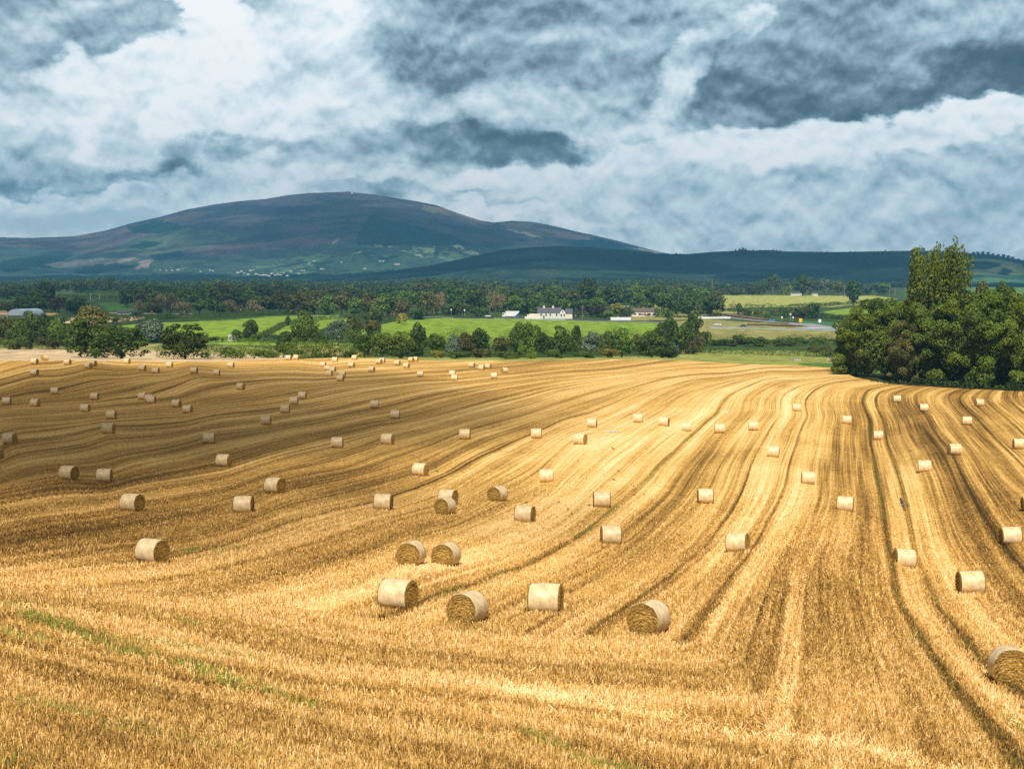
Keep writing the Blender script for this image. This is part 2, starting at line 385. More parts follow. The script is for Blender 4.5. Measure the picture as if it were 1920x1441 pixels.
# ------------------------------------------------------------------ field material
def field_mat(t, p):
    geo = t.new('ShaderNodeNewGeometry'); pos = geo.outputs['Position']
    xyz = t.sep(pos)
    s1, s2, hd = t.attr('row_across'), t.attr('row_headland'), t.attr('headland')
    gr, tone, wr = t.attr('green'), t.attr('tone'), t.attr('windrow')
    warp = t.math('MULTIPLY', t.math('SUBTRACT', t.noise(pos, 0.35, 2), 0.5), 0.12)
    def bands(s, seed):
        s = t.math('ADD', s, warp)
        along = t.math('ADD', t.math('MULTIPLY', xyz[0], 0.02), t.math('MULTIPLY', xyz[1], 0.02))
        def nz(f, al, det=1.5, o=0.0):
            return t.noise(t.comb(t.math('ADD', t.math('MULTIPLY', s, f), o), t.math('MULTIPLY', along, al), seed), 1.0, det, 0.55)
        wide = nz(0.16, 0.2, 2.0); mid = nz(0.62, 0.3, 2.5, 31); fine = nz(2.2, .5, 2.0, 77); hair = nz(6.0, 1.2, 1.0, 11)
        return wide, mid, fine, hair, s
    A = bands(s1, 3.0); B = bands(s2, 9.0)
    wide, mid, fine, hair = [t.fmix(hd, A[i], B[i]) for i in range(4)]
    sp1 = t.noise(pos, 2.2, 4, 0.65); sp2 = t.noise(pos, 9.0, 3, 0.7); patch = t.noise(pos, 0.06, 4, 0.6)
    def ms(*a): # weighted sum of centred noises
        o = 0.5
        for k, (n, w) in enumerate(a):
            o = t.math('MULTIPLY_ADD', t.math('SUBTRACT', n, 0.5), w, o)
        return o
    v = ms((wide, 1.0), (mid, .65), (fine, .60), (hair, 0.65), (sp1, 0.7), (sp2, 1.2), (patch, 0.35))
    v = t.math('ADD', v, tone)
    v = t.math('ADD', v, t.math('MULTIPLY', wr, 0.25))
    # wheel ruts: measured ones, pairs of thin dark lines
    rut = 0.0; grn = 0.0; lite = 0.0
    for s0, gw, ww in ((LINE_S[0], 0.5, .30), (LINE_S[14], 0.3, .28), (LINE_S[15], 0.22, .25), (LINE_S[1], .1, .22), (LINE_S[3], .0, .16), (LINE_S[5], 0, .35), (LINE_S[6], 0, .4), (LINE_S[10], .1, .16), (LINE_S[11], .05, .18), (LINE_S[16], .1, .2), (LINE_S[17], .1, .22), (LINE_S[18], .3, .22),(LINE_S[7],0,.35),(LINE_S[9],0,.35)):
        d = t.math('ABSOLUTE', t.math('SUBTRACT', A[4], s0))
        m = t.mr(d, 0.0, ww * 1.6, 1.0, 0.0)
        rut = t.math('MAXIMUM', rut, m) if not isinstance(rut, float) else m
        dl = t.math('ABSOLUTE', t.math('SUBTRACT', A[4], s0 + 1.3)); ml = t.mr(dl, 0.2, 1.1, 1.0, 0.0)
        lite = t.math('MAXIMUM', lite, ml) if not isinstance(lite, float) else ml
        if gw:
            k = t.math('MULTIPLY', m, gw * 1.7); grn = t.math('MAXIMUM', grn, k) if not isinstance(grn, float) else k
    broken = t.mr(t.noise(pos, 0.11, 3, 0.6), 0.42, 0.62)
    nh = t.math('SUBTRACT', 1.0, hd)
    grn = t.math('MULTIPLY', t.math('MULTIPLY', grn, broken), nh)
    v = t.math('SUBTRACT', v, t.math('MULTIPLY', t.math('MULTIPLY', rut, nh), 0.30))
    v = t.math('ADD', v, t.math('MULTIPLY', t.math('MULTIPLY', lite, nh), 0.12))
    c = t.ramp(v, [(0.0, (.060, .034, .010)), (0.22, (.170, .092, .022)), (0.40, (.370, .200, .050)), (0.56, (.575, .345, .086)), (0.74, (.79, .50, .185)), (1.0, (.95, .70, .385))])
    g = t.math('MAXIMUM', grn, t.math('MULTIPLY', gr, t.math('MULTIPLY', t.mr(sp1, 0.42, 0.58, 0.1, 1.0), t.mr(t.noise(pos, .7, 2), .42, .56))))
    c = t.mix(t.math('MULTIPLY', g, 0.55), c, t.ramp(sp2, [(0.3, (.06, .10, .012)), (0.7, (.17, .25, .04))]))
    t.put(p.inputs['Base Color'], c)
    b = t.new('ShaderNodeBump'); b.inputs['Strength'].default_value = 0.55; b.inputs['Distance'].default_value = 0.12
    t.put(b.inputs['Height'], ms((fine, .9), (hair, 0.8), (mid, 1.2), (sp1, .6), (sp2, .6)))
    t.put(p.inputs['Normal'], b.outputs[0])
M_FIELD = mat('stubble', field_mat, rough=0.95, spec=0.05)

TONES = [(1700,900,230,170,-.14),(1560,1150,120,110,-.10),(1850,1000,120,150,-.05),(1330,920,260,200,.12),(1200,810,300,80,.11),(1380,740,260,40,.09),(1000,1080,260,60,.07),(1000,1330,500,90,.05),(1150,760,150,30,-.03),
         (250,1010,400,60,-.24),(200,900,300,50,-.14),(650,900,230,45,-.20),(230,770,330,45,-.12),(1010,740,90,25,-.08),(1700,1300,200,60,-.03),(600,760,200,30,-.04),(200,1400,300,70,-.16),(1300,1170,180,30,.06),(1560,1290,150,50,.03),(1800,780,150,50,-.08)]  # hollow and lower-left corner entries put shade into the stubble colour
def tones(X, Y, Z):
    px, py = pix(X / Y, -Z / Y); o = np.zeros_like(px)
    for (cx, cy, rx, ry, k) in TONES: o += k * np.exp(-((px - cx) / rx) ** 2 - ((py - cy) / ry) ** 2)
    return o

ii, jj = np.meshgrid(np.arange(NF - 1), np.arange(NC - 1), indexing='ij')
a = (ii * NC + jj).ravel()
FQ = np.c_[a, a + 1, a + NC + 1, a + NC][:, ::-1]
Xf = (UF * YF).ravel(); Yf = YF.ravel(); Zf = ZF.ravel()
keep = Yf > 14
s1v = np.where(keep, ROW1(Xf, np.maximum(Yf, 14)), 0); s2v = ROW2(Xf, Yf)
me = mesh_np('stubble_field', np.c_[Xf, Yf, Zf], FQ, 4, {'row_across': (s1v, 'FLOAT'), 'row_headland': (s2v, 'FLOAT'),
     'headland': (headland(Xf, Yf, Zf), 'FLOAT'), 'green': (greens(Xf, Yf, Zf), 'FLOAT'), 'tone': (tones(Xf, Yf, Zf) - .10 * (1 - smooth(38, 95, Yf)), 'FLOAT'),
     'windrow': (windrow(Xf, Yf, Zf), 'FLOAT')}, smooth_=True)
me.materials.append(M_FIELD)
tag(ob('stubble_field', me), kind='structure')

# ------------------------------------------------------------------ valley ground
XV = UC[None] * YV; ZVg = ZV.copy()
GREEN1 = (.190, .295, .030); GREEN2 = (.20, .30, .05); YEL = (.34, .36, .10); DARKG = (.035, .06, .014); BEIGE = (.55, .42, .27); ROUGH = (.26, .25, .09); SOIL = (.16, .09, .045)
STRAW = (.52, .37, .17); TEAL = (.06, .16, .07)
ZONES = [  # painted in order: mostly crop colours, the clump floor holds painted shade
 (DARKG, [(-900,600),(2900,600),(2900,640),(-900,640)]),
 (BEIGE, [(-900,653),(0,654),(140,653),(300,657),(560,664),(560,690),(-900,720)]),
 (ROUGH, [(-900,643),(0,645),(145,643),(300,644),(470,650),(560,660),(700,664),(700,668),(560,667),(300,657),(0,653.5),(-900,653)]),
 (STRAW, [(560,646),(700,650),(700,666),(560,664)]),
 (GREEN2, [(380,636),(560,640),(700,646),(700,650),(380,646)]),
 (GREEN1, [(300,605),(420,599),(560,590),(690,589),(620,612),(560,630),(470,640),(330,632),(220,612)]),
 (GREEN1, [(640,625),(690,612),(760,600),(850,594),(960,595),(1240,605),(1260,612),(1240,640),(900,650),(700,645)]),
 (BEIGE, [(110,597),(250,595),(275,596),(250,601),(150,606),(110,606)]),
 (STRAW, [(-60,584),(24,583),(24,590),(-60,592)]), (STRAW, [(84,586),(104,586),(104,591),(84,592)]),
 ((.07,.17,.03), [(180,567),(262,566),(262,582),(205,583)]),
 ((.06,.13,.03), [(96,548),(160,549),(160,553),(96,552)]),
 ((.06,.14,.03), [(95,560),(180,560),(180,565),(95,566)]), ((.06,.12,.03), [(-900,556),(30,556),(30,582),(-900,582)]),
 (ROUGH, [(1230,604),(1330,598),(1400,603),(1560,612),(1640,618),(1640,650),(1500,636),(1290,640)]),
 (YEL, [(1200,560),(1330,552),(1420,553),(1640,554),(1680,560),(1640,571),(1560,574),(1340,578),(1300,585),(1200,590)]),
 (YEL, [(1340,582),(1490,584),(1480,588),(1340,586)]), (GREEN1, [(1545,583),(1600,575),(1700,572),(1700,590),(1560,590)]),
 (TEAL, [(1500,600),(1600,604),(1600,616),(1500,608)]), (ROUGH, [(1180,587),(1330,588),(1330,598),(1180,600)]),
 ((.25, .28, .075), [(1280,655),(1500,658),(1620,660),(1640,690),(1560,692),(1350,682),(1180,674),(1280,664)]),
 ((.30,.31,.09), [(660,668.5),(900,672),(1050,672),(1150,668),(1300,668),(1300,679),(1150,674),(960,678),(660,672)]),
 ((.08,.15,.03), [(1500,680),(1640,682),(1640,698),(1500,690)]),
 ((.10,.16,.03), [(1560,690),(1920,690),(2900,700),(2900,790),(1920,738),(1640,718)]),
 ((.030,.034,.014), [(1600,702),(1640,710),(1920,722),(2900,770),(2900,800),(1920,740),(1700,728),(1610,715)]),  # leaf litter under the clump, with canopy shade put into its colour
 ((.10,.20,.05), [(1700,500),(2900,500),(2900,560),(1700,560)]),
]
def inpoly(px, py, poly):
    c = np.zeros(px.shape, bool); n = len(poly)
    for i in range(n):
        x0, y0 = poly[i]; x1, y1 = poly[(i + 1) % n]
        if y0 == y1: continue
        m = ((y0 > py) != (y1 > py)) & (px < (x1 - x0) * (py - y0) / (y1 - y0) + x0); c ^= m
    return c
vpx, vpy = pix(UC[None] * np.ones_like(YV), -ZVg / YV)
# ridge-hidden ground keeps sensible colours too: look its zone up by distance on the smooth profile
zpx, zpy = pix(UC[None] * np.ones_like(YV), -np.interp(YV, ZVY, ZVZ) / YV)
w_ = smooth(400, 500, YV); vpy = vpy * (1 - w_) + zpy * w_
jx = (vnoise(XV / 14, YV / 30, 21, 2) - 0.5) * 6; jy = (vnoise(XV / 14, YV / 40, 22, 2) - 0.5) * 1.6
colv = np.empty(YV.shape + (4,)); colv[...] = (.05, .085, .02, 1)
for c, poly in ZONES: colv[inpoly(vpx + jx, vpy + jy, poly)] = (*c, 1)
def ground_mat(t, p):
    pos = t.new('ShaderNodeNewGeometry').outputs['Position']
    c = t.attr('land', 'Color'); n = t.noise(t.vmath('MULTIPLY', pos, (1, .35, 1)), 0.16, 5, 0.65); m = t.noise(pos, 0.9, 3, .6)
    c = t.mix(t.mr(n, .3, .7, 0, 1), t.mix(1.0, c, (.62, .60, .55), 'MULTIPLY'), t.mix(1.0, c, (1.25, 1.22, 1.1), 'MULTIPLY'))
    c = t.mix(t.mr(m, .5, .75, 0, .45), c, t.mix(1.0, c, (1.7, 1.6, 1.6), 'MULTIPLY'))
    t.put(p.inputs['Base Color'], c)
M_GROUND = mat('ground', ground_mat, rough=0.95, spec=0.05)
ii, jj = np.meshgrid(np.arange(NV - 1), np.arange(NC - 1), indexing='ij'); a = (ii * NC + jj).ravel()
me = mesh_np('ground', np.c_[XV.ravel(), YV.ravel(), ZVg.ravel()], np.c_[a, a + 1, a + NC + 1, a + NC], 4, {'land': (colv.reshape(-1, 4), 'FLOAT_COLOR')}, smooth_=True)
me.materials.append(M_GROUND)
tag(ob('ground', me), kind='structure')

# ------------------------------------------------------------------ bale prototypes
def wrap_fn(t, p):
    c = t.new('ShaderNodeTexCoord').outputs['Object']; x = t.sep(c)
    hoop = t.noise(t.comb(t.math('MULTIPLY', x[0], 16), 0, 0), 1, 2); n = t.noise(c, 14, 4, .7); b = t.noise(c, 2.2, 2)
    inf = t.new('ShaderNodeObjectInfo').outputs['Random']
    v = t.math('ADD', t.math('MULTIPLY', hoop, .35), t.math('MULTIPLY', n, .65))
    v = t.math('ADD', v, t.math('MULTIPLY', t.math('SUBTRACT', b, .5), .5))
    col = t.ramp(v, [(.28, (.35, .22, .080)), (.46, (.61, .44, .225)), (.66, (.82, .67, .42))])
    col = t.mix(t.math('MULTIPLY', inf, .25), col, (.62, .50, .34))
    t.put(p.inputs['Base Color'], col)
    bm = t.new('ShaderNodeBump'); bm.inputs['Strength'].default_value = .5; bm.inputs['Distance'].default_value = .02
    t.put(bm.inputs['Height'], v); t.put(p.inputs['Normal'], bm.outputs[0])
M_WRAP = mat('net_wrap', wrap_fn, rough=.5, spec=.35)
def end_fn(t, p):
    c = t.new('ShaderNodeTexCoord').outputs['Object']; x = t.sep(c)
    rr = t.math('SQRT', t.math('ADD', t.math('MULTIPLY', x[1], x[1]), t.math('MULTIPLY', x[2], x[2])))
    ang = t.math('ARCTAN2', x[1], x[2])
    n0 = t.noise(c, 3.5, 3, .6)
    ring = t.noise(t.comb(t.math('MULTIPLY_ADD', n0, 4.0, t.math('MULTIPLY', rr, 26)), t.math('MULTIPLY', t.math('SINE', ang), 2.5), t.math('MULTIPLY', t.math('COSINE', ang), 2.5)), 1, 3, .65)
    n = t.noise(c, 24, 3, .7)
    v = t.math('ADD', t.math('MULTIPLY', ring, .6), t.math('MULTIPLY', n, .4))
    col = t.ramp(v, [(.37, (.035, .018, .004)), (.45, (.26, .14, .028)), (.56, (.60, .38, .10)), (.70, (.84, .62, .27))])  # darkest stops put the shade of straw crevices into the colour
    t.put(p.inputs['Base Color'], col)
    bm = t.new('ShaderNodeBump'); bm.inputs['Strength'].default_value = .9; bm.inputs['Distance'].default_value = .05
    t.put(bm.inputs['Height'], v); t.put(p.inputs['Normal'], bm.outputs[0])
M_END = mat('cut_straw', end_fn, rough=.9, spec=.1)

def straws(n, gen, w=0.004, seed=0):
    """n thin straw strips; gen(rng) -> (p, q)"""
    rg = np.random.default_rng(seed); V = []; Fc = []
    for i in range(n):
        p_, q_ = gen(rg); d = q_ - p_; s = np.cross(d, rg.normal(size=3)); s = s / (np.linalg.norm(s) + 1e-9) * w
        k = len(V); V += [p_ - s, p_ + s, q_ + s * .7, q_ - s * .7]; Fc.append([k, k + 1, k + 2, k + 3])
    return np.array(V), np.array(Fc)

def bale_meshes(seed, near):
    rad = BD / 2; nx, na = (18, 72) if near else (6, 28)
    x = np.linspace(-BW / 2, BW / 2, nx); th = np.linspace(0, 2 * np.pi, na, endpoint=False)
    Xg, Tg = np.meshgrid(x, th, indexing='ij'); e = np.abs(Xg) / (BW / 2)
    r = rad * (1.0 + .012 * (1 - e ** 2) - .035 * smooth(.93, 1.0, e)) + (vnoise(Xg * 5 + 3, np.cos(Tg) * 3 + 7, seed, 3) - .5) * .03 + (vnoise(Xg * 2 + 3, np.sin(Tg) * 2 + 9, seed + 4, 2) - .5) * .03
    yy, zz = r * np.sin(Tg), r * np.cos(Tg)
    zz = np.where(zz < -rad * .93, -rad * .93 + (zz + rad * .93) * .3, zz)       # settled on the ground
    zz = zz + rad * .95
    V = np.c_[Xg.ravel(), yy.ravel(), zz.ravel()]
    i, j = np.meshgrid(np.arange(nx - 1), np.arange(na), indexing='ij'); i = i.ravel(); j = j.ravel(); j2 = (j + 1) % na
    Fq = np.c_[i * na + j, i * na + j2, (i + 1) * na + j2, (i + 1) * na + j]
    wrap = mesh_np('net_wrap', V, Fq[:, ::-1], 4, smooth_=True); wrap.materials.append(M_WRAP)
    ends = []
    for sx in (-1, 1):
        nr = 16 if near else 5
        rim_y = yy[0 if sx < 0 else -1]; rim_z = zz[0 if sx < 0 else -1] - rad * .95
        fr = np.linspace(1.0, .02, nr)
        Fr, T2 = np.meshgrid(fr, th, indexing='ij')
        ny = Fr * rim_y[None]; nz_ = Fr * rim_z[None]
        dep = (vnoise(Fr * 9 + 2, T2 * 2.2, seed + sx, 3) - .5) * .06 * (1 if near else .6) + .035 * (1 - Fr ** 4) - .01
        dep[0] = -.012
        Vv = np.c_[(sx * (BW / 2 + dep)).ravel(), ny.ravel(), (nz_ + rad * .95).ravel()]
        i, j = np.meshgrid(np.arange(nr - 1), np.arange(na), indexing='ij'); i = i.ravel(); j = j.ravel(); j2 = (j + 1) % na
        Fe = np.c_[i * na + j, i * na + j2, (i + 1) * na + j2, (i + 1) * na + j]
        if sx < 0: Fe = Fe[:, ::-1]
        Fe = Fe[:, ::-1] if False else Fe
        cen = np.arange((nr - 1) * na, nr * na)
        # close the middle with a fan of quads
        c0 = len(Vv); Vv = np.vstack([Vv, [[sx * (BW / 2 + .03), 0, rad * .95]]])
        fan = np.c_[cen, np.roll(cen, -1), np.full(na, c0), np.full(na, c0)][::1]
        def gen(rg, sx=sx):
            rr = rad * min(1.02, rg.random() ** .35); a_ = rg.random() * 6.283
            pc = np.array([sx * (BW / 2 + .02), rr * math.sin(a_), rr * math.cos(a_) + rad * .95])
            tg = np.array([0, math.cos(a_), -math.sin(a_)]) * (1 if rg.random() < .5 else -1)
            d = tg * rg.uniform(.05, .16) + np.array([sx * rg.uniform(.0, .07), rg.normal() * .03, rg.normal() * .03])
            return pc, pc + d
        Vs, Fs = straws(1500 if near else 0, gen, .0045, seed + sx) if near else (np.zeros((0, 3)), np.zeros((0, 4), int))
        Vall = np.vstack([Vv, Vs]) if len(Vs) else Vv; Fall = np.vstack([Fe, Fs + len(Vv)]) if len(Vs) else Fe
        tri = fan[:, :3]
        meE = mesh_np('straw_end', Vall, Fall, 4); bm_v = None
        import bmesh
        b = bmesh.new(); b.from_mesh(meE); b.verts.ensure_lookup_table()
        for q_ in tri:
            try: b.faces.new([b.verts[int(k)] for k in q_])
            except ValueError: pass
        bmesh.ops.recalc_face_normals(b, faces=[f for f in b.faces if not near or len(f.verts) == 3 or f.index < len(Fe)])
        b.to_mesh(meE); b.free(); meE.materials.append(M_END); ends.append(meE)
    return wrap, ends
def make_bale(seed, near):
    w_, e_ = bale_meshes(seed, near)
    root = empty('round_bale'); ob('net_wrap', w_, root); ob('straw_end', e_[0], root); ob('straw_end', e_[1], root)
    return root
NEARB = [make_bale(40 + k, True) for k in range(3)]; FARB = [make_bale(80 + k, False) for k in range(3)]
BALE_OBJS = []; usedp = set()
for k, (x, y, h, ang) in enumerate(BALES):
    lst = NEARB if h > 27 else FARB; pr = lst[k % 3]
    o = pr if id(pr) not in usedp else copy_tree(pr); usedp.add(id(pr))
    u_, v_ = uv(x, y + h * .47); D = 1 / float(Q(np.array([u_]), np.array([v_]))[0])
    D += 0.35   # the foot lies a little behind the front edge
    X, Y = float(u_) * D, D
    if y < 676 and x < 600: pass
    z = h1(X, Y); gx = (h1(X + 2, Y) - h1(X - 2, Y)) / 4 * .25; gy = (h1(X, Y + 1.5) - h1(X, Y - 1.5)) / 3 * .8; z = min(h1(X + dx_, Y) for dx_ in (-.5, 0, .5))
    beta = math.atan2(X, Y)                      # bearing, clockwise from +Y
    if ang is None: yaw = -math.atan(.24)
    else: yaw = -beta + R(ang)                   # positive: left end swings towards the camera
    nrm = Vector((-gx, -gy, 1)).normalized()
    rot = nrm.to_track_quat('Z', 'Y').to_matrix().to_4x4()
    base = Matrix.Rotation(yaw, 4, 'Z')
    ax = (base @ Vector((1, 0, 0))).to_3d(); ax = (ax - nrm * ax.dot(nrm)).normalized(); ay = nrm.cross(ax)
    Mx = Matrix((ax, ay, nrm)).transposed().to_4x4()
    s_ = h / (F * BD / D) / 1.01; s_ = min(1.06, max(.94, s_))
    o.rotation_mode = 'XYZ'; o.rotation_euler = Mx.to_euler(); o.location = (X, Y, z - .02); o.scale = (s_,) * 3
    BALE_OBJS.append(o)

# ------------------------------------------------------------------ light
SUN_EL, SUN_AZ = R(51), R(-4)     # behind the camera, a touch to its left
tosun = Vector((-math.sin(R(4)) * math.cos(SUN_EL), -math.cos(R(4)) * math.cos(SUN_EL), math.sin(SUN_EL)))
sl = bpy.data.lights.new('sun', 'SUN'); sl.energy = 5.0; sl.angle = R(.53); sl.color = (1.0, .945, .84)
so = ob('sun', sl); so.rotation_euler = tosun.to_track_quat('Z', 'Y').to_euler()
SC.view_settings.view_transform = 'Standard'; SC.view_settings.look = 'None'; SC.view_settings.exposure = 0.22; SC.view_settings.gamma = 1

# ------------------------------------------------------------------ sky
W = bpy.data.worlds.new("World"); SC.world = W; W.use_nodes = True
t = NT(W.node_tree); bg = W.node_tree.nodes['Background']
gen = t.new('ShaderNodeTexCoord').outputs['Generated']; d = t.sep(gen)
sky = t.new('ShaderNodeTexSky'); sky.sky_type = 'NISHITA'; sky.sun_disc = False; sky.sun_elevation = SUN_EL
sky.sun_rotation = math.atan2(tosun.x, tosun.y)
az = t.math('ARCTAN2', d[0], d[1]); el = t.math('ARCSINE', d[2])
# domain warp so that cloud edges billow
vec = t.comb(az, t.math('MULTIPLY', el, 1.6), 0.0)
wn = t.noise(vec, 9.0, 3, .5, out=1, dim='2D'); wn2 = t.noise(vec, 30.0, 4, .55, out=1, dim='2D')
wx, wy, _ = t.sep(wn); wx2, wy2, _ = t.sep(wn2)
az_ = t.math('ADD', az, t.math('ADD', t.math('MULTIPLY', t.math('SUBTRACT', wx, .5), .075), t.math('MULTIPLY', t.math('SUBTRACT', wx2, .5), .042)))
el_ = t.math('ADD', el, t.math('ADD', t.math('MULTIPLY', t.math('SUBTRACT', wy, .5), .045), t.math('MULTIPLY', t.math('SUBTRACT', wy2, .5), .028)))
P2V = t.comb(az_, el_, 0.0)
L = 0.60
CLOUDS = [ # x, y, rx, ry, turn, brightness, softness, weight
 (300,430,900,60,0,.74,.6,.8),(1500,430,600,60,0,.70,.6,.8),
 (140,50,290,95,0,.50,.45,1),(395,60,110,90,0,.50,.4,1),(70,150,100,60,0,.56,.6,.8),(120,20,120,40,0,.60,.7,.6),
 (480,190,250,140,0,.80,.5,1),(220,240,230,110,0,.79,.5,1),(375,60,52,90,10,.97,.4,1),(560,60,130,90,0,.83,.6,1),(600,130,110,130,0,.86,.45,1),(640,60,50,70,0,.93,.5,1),
 (285,118,95,34,-12,.97,.6,1),(120,140,80,36,-15,.92,.6,1),(355,205,45,80,0,.95,.7,.9),(150,265,80,45,0,.93,.7,.9),(320,250,60,40,0,.92,.7,.9),(450,125,60,55,0,.93,.7,.8),(590,180,60,45,0,.92,.6,.8),
 (230,250,60,45,0,.68,.8,.8),(520,150,50,60,0,.76,.8,.6),(40,285,90,45,0,.62,.7,.8),
 (700,225,150,40,0,.68,.7,.7),(480,290,190,22,0,.50,.7,.9),(345,312,45,38,0,.48,.7,.9),(150,352,190,26,0,.44,.55,1),(60,320,120,28,0,.60,.7,.8),
 (760,150,60,50,0,.80,.8,.6),
 (1000,80,330,120,0,.47,.5,1),(740,20,60,60,0,.62,.6,.8),(820,60,130,90,0,.46,.6,.9),(900,130,160,45,0,.42,.7,.9),(1070,100,150,60,0,.50,.8,.7),
 (1010,210,190,55,0,.66,.6,.9),(1180,50,170,60,0,.56,.7,.7),(880,205,60,40,0,.74,.7,.6),
 (870,262,170,30,0,.37,.6,1),(985,285,110,30,0,.31,.65,1),(730,275,120,22,0,.46,.7,.8),(1160,270,120,26,0,.55,.7,.8),(1130,180,110,40,0,.58,.7,.7),(1075,240,130,32,0,.72,.7,.8),
 (1560,110,330,130,0,.43,.5,1),(1275,165,62,60,0,.80,.8,.85),(1262,225,60,45,0,.78,.7,.9),(1300,120,50,40,0,.80,.8,.8),(1385,35,45,38,0,.80,.7,.9),(1330,75,28,40,20,.72,.8,.7),
 (1480,190,190,50,-3,.33,.6,1),(1580,218,150,26,-6,.22,.65,1),(1740,170,190,52,-12,.28,.65,1),(1860,125,110,75,-15,.24,.65,1),(1930,90,90,70,0,.26,.7,.9),(1480,90,150,45,0,.52,.8,.7),(1700,60,170,45,0,.50,.8,.7),(1800,25,160,40,0,.58,.8,.7),(1930,20,80,50,0,.44,.8,.7),(1600,30,90,26,0,.38,.9,.5),
 (1480,285,330,45,-2,.86,.5,1),(1800,245,200,42,-9,.88,.5,1),(1930,215,70,28,0,.88,.6,.9),(1250,310,170,42,0,.84,.6,.9),(1350,300,90,30,0,.90,.7,.7),(1560,300,110,45,20,.86,.8,.6),
 (1080,345,250,28,0,.80,.6,.9),(900,350,140,16,0,.84,.7,.8),(700,335,240,16,0,.80,.6,.8),(640,315,160,12,0,.66,.7,.7),(1050,395,120,24,0,.88,.7,.8),(900,395,110,18,0,.92,.7,.9),(1250,380,220,30,0,.80,.7,.6),
 (1800,335,120,18,-4,.60,.7,.8),(1880,365,110,28,0,.60,.7,.8),(1700,385,230,20,0,.70,.7,.7),(1440,400,200,20,0,.72,.7,.7),(1500,455,420,18,0,.72,.8,.7),(1250,450,150,20,0,.74,.8,.6),(1820,430,160,25,0,.66,.8,.6),
 (300,375,260,16,0,.82,.6,.8),(90,384,140,12,0,.84,.7,.8),(450,355,160,20,0,.84,.7,.8)]
ci = 0
for (x, y, rx, ry, turn, br, so_, wt) in CLOUDS:
    u_, v_ = uv(x, y); A0 = math.atan(u_); E0 = math.atan(-v_ * math.cos(A0)); k = 1 / F
    if ci % 9 == 0: PV = t.comb(az_, el_, t.math('MULTIPLY', L, 1e-5))   # chained so that the shader stays small
    ci += 1
    if turn:
        m = t.new('ShaderNodeMapping', vector_type='TEXTURE')
        m.inputs['Location'].default_value = (A0, E0, 0); m.inputs['Rotation'].default_value = (0, 0, R(-turn)); m.inputs['Scale'].default_value = (rx * k * 1.12, ry * k * 1.12, 1)
        t.put(m.inputs['Vector'], PV); r_ = t.vmath('LENGTH', m.outputs[0])
    else:
        sx_, sy_ = 1 / (rx * k * 1.12), 1 / (ry * k * 1.12)
        r_ = t.vmath('LENGTH', t.vmath('MULTIPLY_ADD', PV, (sx_, sy_, 1), (-A0 * sx_, -E0 * sy_, 0)))
    sf = so_ * (1.7 if br < .6 else 1.0); w = t.mr(r_, 1.0 + sf * .25, max(.05, 1.0 - sf * .55), 0.0, wt)
    L = t.fmix(w, L, br)
# billows: brightness detail, cellular-ish puffs and fine wisps
azd, eld = t.math('MULTIPLY_ADD', t.math('SUBTRACT', wx, .5), .022, az), t.math('MULTIPLY_ADD', t.math('SUBTRACT', wy, .5), .014, el)
def nz_(sc, de, z, det, ro): return t.noise(t.comb(t.math('ADD', azd, z), t.math('MULTIPLY', t.math('ADD', eld, de), 1.25), 0), sc, det, ro, dim='2D')
for sc, de, z, k_, ro in ((15.0, .014, 2.0, .60, .45), (42.0, .006, 5.0, .50, .55)):
    L = t.math('MULTIPLY_ADD', t.math('SUBTRACT', nz_(sc, 0, z, 3, ro), nz_(sc, de, z, 3, ro)), k_, L)      # lit tops, shaded undersides
L = t.math('MULTIPLY_ADD', t.math('SUBTRACT', nz_(13.0, 0, 3.3, 4, .56), .46), .22, L)
L = t.math('ADD', L, .035)
away = t.mr(t.vmath('LENGTH', t.comb(az, t.math('MULTIPLY', el, 1.6), 0)), .62, 1.0)                    # sky outside the frame, dimmed to cut the fill light
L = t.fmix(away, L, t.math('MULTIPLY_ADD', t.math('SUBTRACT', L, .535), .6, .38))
cc = t.ramp(L, [(.10, srgb(38, 50, 56)), (.28, srgb(64, 77, 85)), (.42, srgb(102, 122, 133)), (.56, srgb(150, 174, 186)), (.72, srgb(197, 214, 222)), (.86, srgb(230, 240, 243)), (1.0, srgb(252, 252, 252))])
# blue gap low on the left, thin cover elsewhere lets a little of the clear sky through
gp = t.new('ShaderNodeMapping', vector_type='TEXTURE'); u_, v_ = uv(140, 425)
gp.inputs['Location'].default_value = (math.atan(u_), math.atan(-v_), 0); gp.inputs['Scale'].default_value = (300 / F, 36 / F, 1); t.put(gp.inputs['Vector'], P2V)
gap = t.mr(t.vmath('LENGTH', gp.outputs[0]), 1.3, .3, .0, .85)
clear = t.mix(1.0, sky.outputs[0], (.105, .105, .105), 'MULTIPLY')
clear = t.mix(.55, clear, srgb(150, 190, 215))
full = t.mix(gap, cc, clear)
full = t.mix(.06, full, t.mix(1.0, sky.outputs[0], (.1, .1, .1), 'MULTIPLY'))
bw = t.new('ShaderNodeRGBToBW'); t.put(bw.inputs[0], full); full = t.mix(t.math('MULTIPLY', away, .8), full, t.mix(1.0, t.comb(bw.outputs[0], bw.outputs[0], bw.outputs[0]), (1.04, 1.0, .95), 'MULTIPLY'))  # out-of-frame sky greyed too, for a warmer fill light
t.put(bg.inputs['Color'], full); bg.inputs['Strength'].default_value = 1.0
W.cycles.sampling_method = 'NONE'

